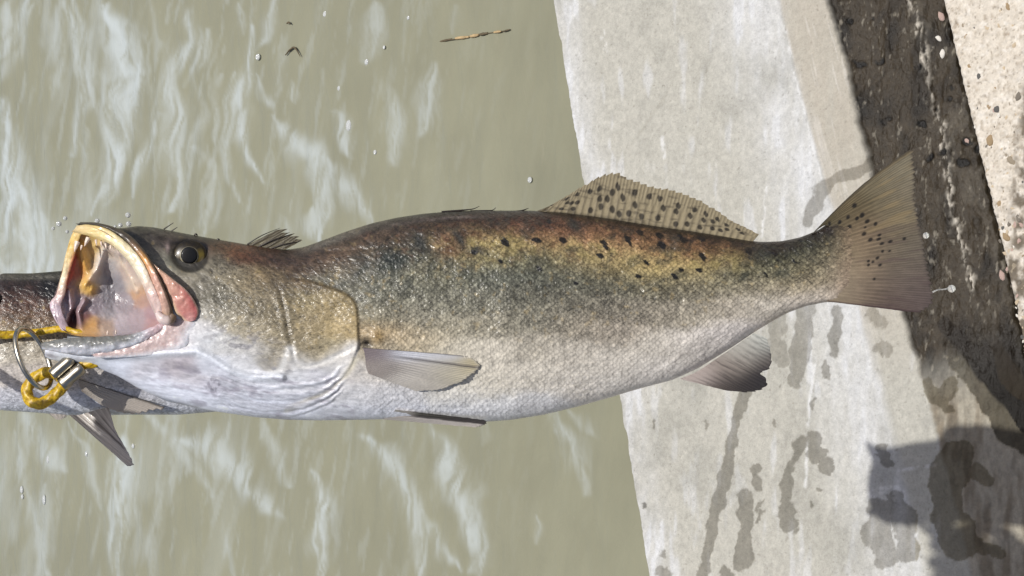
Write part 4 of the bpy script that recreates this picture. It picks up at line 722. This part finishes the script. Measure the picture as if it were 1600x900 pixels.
sp = fin('spiny_dorsal_fin', [(386,383),(402,386),(420,388),(446,390)], [(437,357),(448,364),(459,367),(470,377)], [4]*4, [7]*4, spinyc, 5, fish, serr=.25, rayh=1.0)
M_spine = mat_plain('dark_spine', (44, 36, 30), .35, coat=.4)
for a, b in (((386,382),(438,356)),((404,386),(455,366)),((424,388),(470,377))):
    V, f, *_ = tube([(*a,6),((a[0]+b[0])/2-3,(a[1]+b[1])/2-1,9),(*b,8)], [1.1,.8,.25], 8, 16); mesh_np('spine', V, f, None, None, M_spine, sp)
def lowc(X, Y, t, s, ray): return mixc(cl((40, 33, 28), X), (70, 60, 50), ray * .3)
sp2 = fin('folded_dorsal_fin', [(640,339),(670,335.5),(700,332),(760,331),(835,331)], [(645,339),(675,335.5),(706,332.5),(765,331.5),(835,331)], [3]*5, [8]*5, lowc, 9, fish, serr=.1, rayh=.8)
for p in ([(690,328),(725,325),(740,323),(749,319)],[(735,327),(760,326),(770,325),(775,321)],[(800,328),(815,326),(826,322)],[(775,330),(782,327),(790,328)]):
    V, f, *_ = tube([(x, y + 3.2, 4) for x, y in p], [1.8,1.4,.4], 8, 20); mesh_np('spine', V, f, None, None, M_spine, sp2)
for a, b in (((256,358),(271,348)),((268,361),(277,355))):
    V, f, *_ = tube([(*a,10),(*b,12)], [1.2,.5], 8, 6); mesh_np('whisker', V, f, None, None, M_spine, fish)
for x, y in ((306,367),(341,375)):
    V, f, *_ = tube([(x-3,y+1,4),(x,y-1,5),(x+3,y+1,4)], [.5,2,.5], 8, 8); mesh_np('bony_bump', V, f, None, None, M_spine, fish)

# ================================================================== SECOND FISH
OFF = -108.0
top2 = [(-48,560),(-40,515),(-30,482),(-18,455),(-8,440),(0,427),(50,427),(100,423),(200,420),(300,425),(400,440),(500,460),(600,480),(700,490),(760,480)]
bot2 = [(-48,566),(-44,574),(-38,592),(-28,618),(-14,634),(0,641),(60,645),(120,650),(200,648),(280,648),(340,643),(400,630),(500,600),(600,570),(700,550),(760,560)]
wid2 = [(-48,4),(-42,30),(-25,50),(5,62),(200,66),(400,46),(600,22),(700,12),(760,4)]
def col2(X, Y):
    wx = X + 6 * fbm(X / 14, Y / 12, 3, 221); wy = Y + 5 * fbm(X / 14, Y / 12, 3, 222)
    c = rbf(wx, wy, [(x, y, c_) for x in (-250,-120,0,60,100,200,350,550) for y, c_ in ((432,(44,38,34)),(450,(50,34,30)),(475,(88,62,50)),(500,(104,82,62)),(525,(150,136,112)),(550,(188,180,164)),(590,(206,198,190)),(625,(214,214,220)),(642,(214,218,226)))], 70, 11)
    c = mixc(c, (16, 14, 13), ss(45, 75, X + 10 * fbm(X / 20, Y / 20, 2, 8)) * ss(475, 455, Y - (X - 60) * .3)); c = mixc(c, (118, 114, 104), np.exp(-((Y - 433) / 4) ** 2) * .6)
    n1, n2, n3, n4 = noise_set(X, Y); pale = ss(.25, .5, c.mean(-1)); c = c * (1 + (.5 - .38 * pale) * n1 + (.25 - .16 * pale) * n2)[..., None]
    c = mixc(c, (200, 180, 130), ss(.3, .6, n4) * (1 - pale) * ss(450, 480, Y) * .4)
    return c * KC, np.clip(1.2 - pale * .5, 0, 1.2)
def rel2(X, Y):
    d, t = pldist(X, Y, [(-20, 440), (20, 500), (10, 580), (-60, 630)]); n1, n2, n3, n4 = noise_set(X, Y)
    return 1.8 * fbm(X / 22, Y / 16, 3, 231) + .9 * n1 + .4 * n2 - 1.5 * np.exp(-(d / 4) ** 2) * 0
fish2 = empty('speckled_trout', 'smaller trout behind at the left picture edge, dark back and white belly, partly hidden', 'fish', FISHM)
loft_body('body', top2, bot2, wid2, -48, 760, 620, 160, col2, rel2, None, None, fish2, M_skin, z0=OFF)
make_eye(fish2, -12, 470, OFF + 42, 14, 13)
for nm, pts, rr in (('upper_jaw', [(-10,462,OFF),(-45,440,OFF),(-78,418,OFF),(-96,404,OFF)], [34,24,12,3]), ('lower_jaw', [(-20,590,OFF),(-50,596,OFF),(-74,606,OFF),(-88,604,OFF)], [30,20,12,5])):  # unseen jaws, added to give the cast shadow its pointed outline
    V, f, X, Y, t, a = tube(pts, rr, 24, 40); V, f = cap_tube(V, f, 24); c = mixc(cl((120, 112, 96), X), (206, 200, 196), ss(480, 600, Y)) * KC; c = np.vstack([c.reshape(-1, 3), c[0, :1], c[-1, :1]]); mesh_np(nm, V, f, c, None, M_flesh, fish2)
def p2c(X, Y, t, s, ray): return mixc(mixc(cl((216, 206, 194), X), (168, 158, 146), (1 - ray) * .4), (62, 54, 46), np.exp(-(t / .05) ** 2) * .85) * (1 + .08 * fbm(X / 5, Y / 4, 2, 4))[..., None]
fin('pectoral_fin', [(122,592),(123,598),(125,605),(128,612)], [(260,637),(238,641),(216,646),(188,644),(160,634)], [OFF + 58] * 4, [OFF + 40] * 5, p2c, 9, fish2, serr=.05)
def v2c(X, Y, t, s, ray):
    c = mixc(cl((214, 206, 196), X), (150, 140, 130), (1 - ray) * .35); c = mixc(c, (62, 52, 48), np.exp(-((t - .45) / .07) ** 2) * ss(.1, .3, s) * ss(1, .85, s) * .9); return mixc(c, (66, 56, 50), np.exp(-((t - .68) / .04) ** 2) * ss(.1, .3, s) * .6)
fin('pelvic_fin', [(108,648),(125,648),(145,642),(170,636)], [(200,729),(205,727),(206,718),(180,672)], [OFF + 34] * 4, [OFF + 70] * 4, v2c, 7, fish2, serr=.03)
fin('pelvic_fin', [(75,645),(85,646),(95,647),(104,648)], [(84,653),(90,656),(96,655),(104,651)], [OFF + 5] * 4, [OFF + 2] * 4, p2c, 4, fish2)
fin('tail_fin', [(735,482),(738,510),(738,535),(735,558)], [(850,420),(840,490),(840,560),(850,600)], [OFF] * 4, [OFF] * 4, tailc, 16, fish2, serr=.03)

# ================================================================== STRINGER
stringer = empty('fish_stringer', 'yellow rope stringer with steel ring and double crimp sleeve, threaded through the trout mouth', 'stringer', FISHM)
def mat_rope():
    m, nt, p = newmat('yellow_rope'); nz = N(nt, 'ShaderNodeTexNoise'); nz.inputs['Scale'].default_value = 500; nz.inputs['Detail'].default_value = 4
    nt.links.new(N(nt, 'ShaderNodeTexCoord').outputs['Object'], nz.inputs[0]); r = N(nt, 'ShaderNodeValToRGB')
    r.color_ramp.elements[0].color = (*lin((158, 124, 10)), 1); r.color_ramp.elements[1].color = (*lin((214, 178, 34)), 1); r.color_ramp.elements[0].position = .35; r.color_ramp.elements[1].position = .65
    nt.links.new(nz.outputs['Fac'], r.inputs[0]); nt.links.new(r.outputs[0], p.inputs['Base Color']); bump(nt, p, nz.outputs['Fac'], .3, .0007); p.inputs['Roughness'].default_value = .42; p.inputs['Subsurface Weight'].default_value = .1; p.inputs['Subsurface Scale'].default_value = .002
    return m
M_rope = mat_rope(); M_steel = mat_plain('brushed_steel', (196, 190, 174), .26, 1.0, bs=.15, sc=300); M_sleeve = mat_plain('nickel_sleeve', (176, 170, 156), .3, 1.0, bs=.3, sc=120)
def rope(pts, r, m=200):
    V, f, *_ = tube(pts, r, 30, m, twist=.11, lay=.16); V, f = cap_tube(V, f, 30); return mesh_np('rope', V, f, None, None, M_rope, stringer)
rope([(-790,635,566),(-700,630,500),(-300,550,150),(-140,532,10),(-40,524,-20),(20,523,-30),(60,519,-24),(95,514,-8),(118,519,8),(138,520,6),(150,524,-8)], [8,8,8,8,8,7.5,7,6,4.5], 500)
rope([(96,590,4),(78,582,2),(58,588,-2),(46,600,-4),(42,614,-2),(50,628,2),(66,630,6),(82,620,8),(98,604,6),(108,592,5)], [8.5,9,9,9,9,9,9,9,9], 200)
rope([(118,576,6),(130,570,8),(142,568,10),(156,566,10),(170,568,10)], [7.5,8,7.5,6.5,5.5], 60)
for k in range(9):      # frayed strands at the cut end
    a = -.6 + k * .16; V, f, *_ = tube([(165,567 + (k - 4) * 1.1,10),(170,567.5 + (k - 4) * 1.2,11),(175 + 2 * math.sin(k * 2.3),568 + (k - 4) * 1.5 + math.sin(k),11)], [1.2,1,.6], 6, 8); mesh_np('rope_strand', V, f, None, None, M_rope, stringer)
tt = np.linspace(0, 2 * np.pi, 25); ang = math.radians(66)
ring = [(52 + 50 * math.cos(t) * math.cos(ang) - 21 * math.sin(t) * math.sin(ang), 560 + 50 * math.cos(t) * math.sin(ang) + 21 * math.sin(t) * math.cos(ang), 8 + 26 * math.sin(t)) for t in tt]
V, f, *_ = tube(ring, [4.2], 16, 200, closed=True); mesh_np('ring', V, f, None, None, M_steel, stringer)
def barrel(a, b, r, z):
    a = np.array(a, float); b = np.array(b, float); n = 36; P = []
    pr = [(0, .0), (0, .72), (.015, .9), (.05, .99), (.2, 1), (.5, .985), (.8, 1), (.95, .99), (.985, .9), (1, .72), (1, .0)]
    ax = np.array([b[0] - a[0], b[1] - a[1], 0]); L = np.linalg.norm(ax); ax /= L; nn = np.array([ax[1], -ax[0], 0]); up = np.array([0, 0, 1.0]); th = np.linspace(0, 2 * np.pi, n, endpoint=False)
    V = []
    for s, k in pr:
        c = np.array([a[0], a[1], z]) + ax * L * s
        for q in th: V.append(c + (nn * math.cos(q) + up * math.sin(q)) * r * k)
    V = np.array(V); return PF(V[:, 0], V[:, 1], V[:, 2]), grid_faces(len(pr), n, wrap=True, flip=True)
V1, f1 = barrel((81, 587), (112, 560), 10.2, 12); V2, f2 = barrel((95, 602), (129, 573), 10.8, 12)
web = PF(np.array([83, 91, 126, 118]), np.array([590, 600, 571, 561]), np.array([16, 16, 16, 16.]))
cs = mesh_np('crimp_sleeve', np.vstack([V1, V2]), np.vstack([f1, f2 + len(V1)]), None, None, M_sleeve, stringer)

def world_tube(pts, rad, n, m, wob=0.0, seed=0):
    t = np.linspace(0, 1, m); c = curve(pts, t); r = np.interp(t, np.linspace(0, 1, len(rad)), rad); T = np.gradient(c, axis=0); T /= np.linalg.norm(T, axis=1)[:, None]
    up = np.array([0, 0, 1.0]); Nn = np.cross(T, up); Nn /= np.linalg.norm(Nn, axis=1)[:, None]; B = np.cross(Nn, T); a = np.linspace(0, 2 * np.pi, n, endpoint=False)
    rr = r[:, None] * (1 + wob * fbm(t[:, None] * 20 + 0 * a, a[None] + 0 * t[:, None], 2, seed)); V = c[:, None] + Nn[:, None] * (np.cos(a))[None, :, None] * rr[..., None] + B[:, None] * (np.sin(a))[None, :, None] * rr[..., None]
    return cap_tube(V.reshape(-1, 3), grid_faces(m, n, wrap=True), n)

# ================================================================== ADDED ARM (unseen above the frame, holds the rope, casts the lower-right shadow)
def build_arm():
    arm = empty('shadow_arm', 'unseen outstretched arm in a dark sleeve, added to cast a shadow, fist closed round the yellow stringer rope above the fish', 'shadow_arm', Matrix.Translation((-0.06, 0.865, 1.46)))
    inv = arm.matrix_world.inverted()
    H0 = np.array([-0.05, 0.93, 1.40])
    # continuous forearm and hand, five fingers closed round the rope
    v = [(0.0,-.10,-.01),(-.01,-.055,0),(-.003,-.02,0)]; e = [(0,1),(1,2)]; r = [.027,.030,.030]
    def chain(root, pts, rr):
        k = root
        for p, q in zip(pts, rr): v.append(p); r.append(q); e.append((k, len(v) - 1)); k = len(v) - 1
    v.insert(0, (-.03,-.22,-.02)); r.insert(0, .036); e = [(0,1),(1,2),(2,3)]
    for k, x in enumerate((-.030,-.010,.011,.030)):
        L = (.9,1.0,.97,.8)[k]; chain(3, [(x,.006,.012),(x*1.05,.030*L,.016),(x*1.05,.046*L,-.006),(x,.032*L,-.026),(x*.95,.014,-.024)], [.0125,.0098,.0092,.0085,.007])
    chain(2, [(.034,-.040,-.012),(.040,-.012,-.026),(.024,.010,-.036),(.004,.020,-.038)], [.014,.0115,.0105,.0085])
    me = bpy.data.meshes.new('hand'); me.from_pydata(v, e, []); ob = bpy.data.objects.new('hand', me); COL.objects.link(ob); ob.parent = arm
    m = ob.modifiers.new('skin', 'SKIN'); m.use_smooth_shade = True
    for i, q in enumerate(me.skin_vertices[0].data): q.radius = (r[i], r[i]); q.use_root = (i == 0)
    ob.modifiers.new('sub', 'SUBSURF').levels = 2; ob.modifiers['sub'].render_levels = 2
    me.materials.append(mat_plain('sunned_skin', (186, 134, 106), .5, bs=.3, sc=300))
    P = [np.array(p) for p in ((-.014,-.085,-.006),(-.055,-.20,.0),(-.11,-.38,.05),(-.17,-.55,.10),(-.22,-.80,.15))]
    V, f = world_tube(P, [.044,.062,.075,.085,.095], 40, 160, .22, 9)
    o = mesh_np('sleeve', V, f, None, None, mat_plain('dark_blue_cloth', (62, 66, 74), .85, bs=.4, sc=500), arm)
    return arm
build_arm()

# ================================================================== WATER DROPS AND FLOATING THINGS
def mat_drop():
    m, nt, p = newmat('clear_drop'); p.inputs['Transmission Weight'].default_value = .85; p.inputs['Base Color'].default_value = (.95, .97, .97, 1); p.inputs['Roughness'].default_value = .03; p.inputs['IOR'].default_value = 1.33; return m
def mat_foam():
    m, nt, p = newmat('foam_bubble'); p.inputs['Base Color'].default_value = (.9, .92, .9, 1); p.inputs['Transmission Weight'].default_value = .45; p.inputs['Roughness'].default_value = .12; p.inputs['Coat Weight'].default_value = 1
    nz = N(nt, 'ShaderNodeTexNoise'); nz.inputs['Scale'].default_value = 60; nt.links.new(N(nt, 'ShaderNodeTexCoord').outputs['Object'], nz.inputs[0]); bump(nt, p, nz.outputs['Fac'], .4, .003); return m
M_drop = mat_drop(); M_foam = mat_foam()
def ball_mesh(name, mat, sq=1.0, n=20, m=12):
    th = np.linspace(0, np.pi, m); a = np.linspace(0, 2 * np.pi, n, endpoint=False); V = np.stack([np.sin(th)[:, None] * np.cos(a), np.sin(th)[:, None] * np.sin(a), (np.cos(th) * sq)[:, None] + 0 * a], -1)
    o = mesh_np(name, V, grid_faces(m, n, wrap=True, flip=True), None, None, mat); me = o.data; bpy.data.objects.remove(o); return me
bm_ = ball_mesh('water_bubble', M_foam, .7)
BUB = [(403,89,6,5,'round white bubble floating by the long pale streak, upper left water'),(545,196,7,9,'largest white bubble on the water, an upright oval right of a pale streak'),(573,97,5,5,'white bubble floating at the lower end of a faint streak, left of the twig'),(508,22,5,5,'white bubble near the top picture edge, left of the floating twig'),(530,138,4.5,4.5,'small white bubble floating above the largest bubble'),(586,238,4,4,'small white bubble floating below and right of the largest bubble'),(828,281,5,5,'lone white bubble on the plain water beside the seawall, above the trout back'),(600,74,3,3,'tiny white bubble floating just left of the brown twig'),
 (34,765,5,6,'white bubble near the lower left picture edge, upper of a close pair'),(69,781,5,8,'upright oval bubble right of the close pair, lower left water'),(35,776,4,4,'small bubble directly under another at the lower left edge'),(135,709,4,4.5,'small bubble left of the hanging pelvic fin tip'),(208,697,4,4,'small bubble right of the hanging pelvic fin tip'),(75,718,4,6,'faint oval bubble under the steel ring, lower left water'),(638,28,3.5,3.5,'tiny pale bubble near the top edge, above the left end of the twig')]
for x, y, rx, ry, lab in BUB:
    o = bpy.data.objects.new('water_bubble', bm_); COL.objects.link(o); p = UNP(x, y, WZ + 0.003); k = float((p - C0) @ Fv) / FPX
    o.location = p; o.scale = (ry * k, rx * k * .95, rx * k * .7); tag(o, lab, 'bubble', 'bubbles floating on the water')
for x, y, r, lab in ((83,357,3,'lowest left spray drop beside the trout upper lip'),(92,350,4.5,'large spray drop left of the trout upper lip'),(102,341,3.5,'topmost spray drop left of the trout upper lip'),(105,362,3,'spray drop touching the left side of the upper lip'),(152,345,4,'spray drop just above the upper lip tip'),(200,336,4.5,'topmost spray drop above the trout snout'),(201,350,4.5,'lower spray drop above the trout snout notch'),(188,352,4,'left spray drop over the trout snout notch'),(180,354,2.5,'tiny spray drop left of the snout notch')):
    o = bpy.data.objects.new('spray_drop', bm_); COL.objects.link(o); M = FISHM; v = PF(x, y, -60.0); o.matrix_world = M @ Matrix.Translation(v) @ Matrix.Scale(r * S, 4)
    tag(o, lab, 'water drop', 'water drops round the mouth')
# twig
M_twig = mat_plain('bleached_twig', (176, 152, 112), .7, bs=.4, sc=60, dist=.003); M_twd = mat_plain('dark_twig', (92, 80, 58), .7, bs=.4, sc=60, dist=.003)
tw = empty('floating_twig', 'thin jointed brown twig floating on the water beside the seawall, top of the picture', 'twig')
xs = [688,706,712,733,735,748,750,762,772,783,787,797]; ys = [65,61,60,57.5,57,54.5,54,52,50.5,49,49,46]
for i in range(0, len(xs), 2):
    a = UNP(xs[i], ys[i], WZ + .001); b = UNP(xs[i + 1], ys[i + 1], WZ + .001); rr = (.0032, .0042, .0046, .004, .0032, .0022)[i // 2]
    V, f = world_tube([a, (a + b) / 2 + np.array([0, .001, 0]), b], [rr * .7, rr, rr * .6], 10, 14, .3, i); mesh_np('twig_segment', V, f, None, None, M_twig if i in (2, 4, 8) else M_twd, tw)
V, f = world_tube([UNP(x, y, WZ + .001) for x, y in zip(xs[::3] + [797], ys[::3] + [46])], [.0014, .0016, .0012, .0008], 8, 50, .3, 3); mesh_np('twig_stem', V, f, None, None, M_twd, tw)
for lab, pts in (('tiny dark v-shaped plant scrap floating on the water, above the trout head', [(446,86),(455,76),(461,75),(469,88)]),('tiny dark speck of weed floating just above the v-shaped scrap', [(448,37),(451,35),(454,38)])):
    V, f = world_tube([UNP(x, y, WZ + .005) for x, y in pts], [.0015, .0028, .002, .001], 8, 24, .4, 5); tag(mesh_np('weed_scrap', V, f, None, None, M_twd), lab, 'weed')
# drips at the tail
dr = ball_mesh('water_drop', M_drop)
for x, y, r, lab in ((1447,368,5,'clear water drop hanging on the rear edge of the tail fin'),(1487,451,6,'clear round drop in the gutter joined to the tail by a thin slime thread')):
    o = bpy.data.objects.new('water_drop', dr); COL.objects.link(o); o.matrix_world = FISHM @ Matrix.Translation(PF(x, y, 0.0)) @ Matrix.Scale(r * S, 4); tag(o, lab, 'water drop')
V, f, *_ = tube([(1454,458,0),(1465,453,0),(1476,452,0),(1482,450,0)], [1.6,1.1,1.0,1.3], 8, 30); o = mesh_np('slime_thread', V, f, None, None, M_drop); o.matrix_world = FISHM; tag(o, 'thin clear slime thread between the tail fin corner and a drop', 'slime')
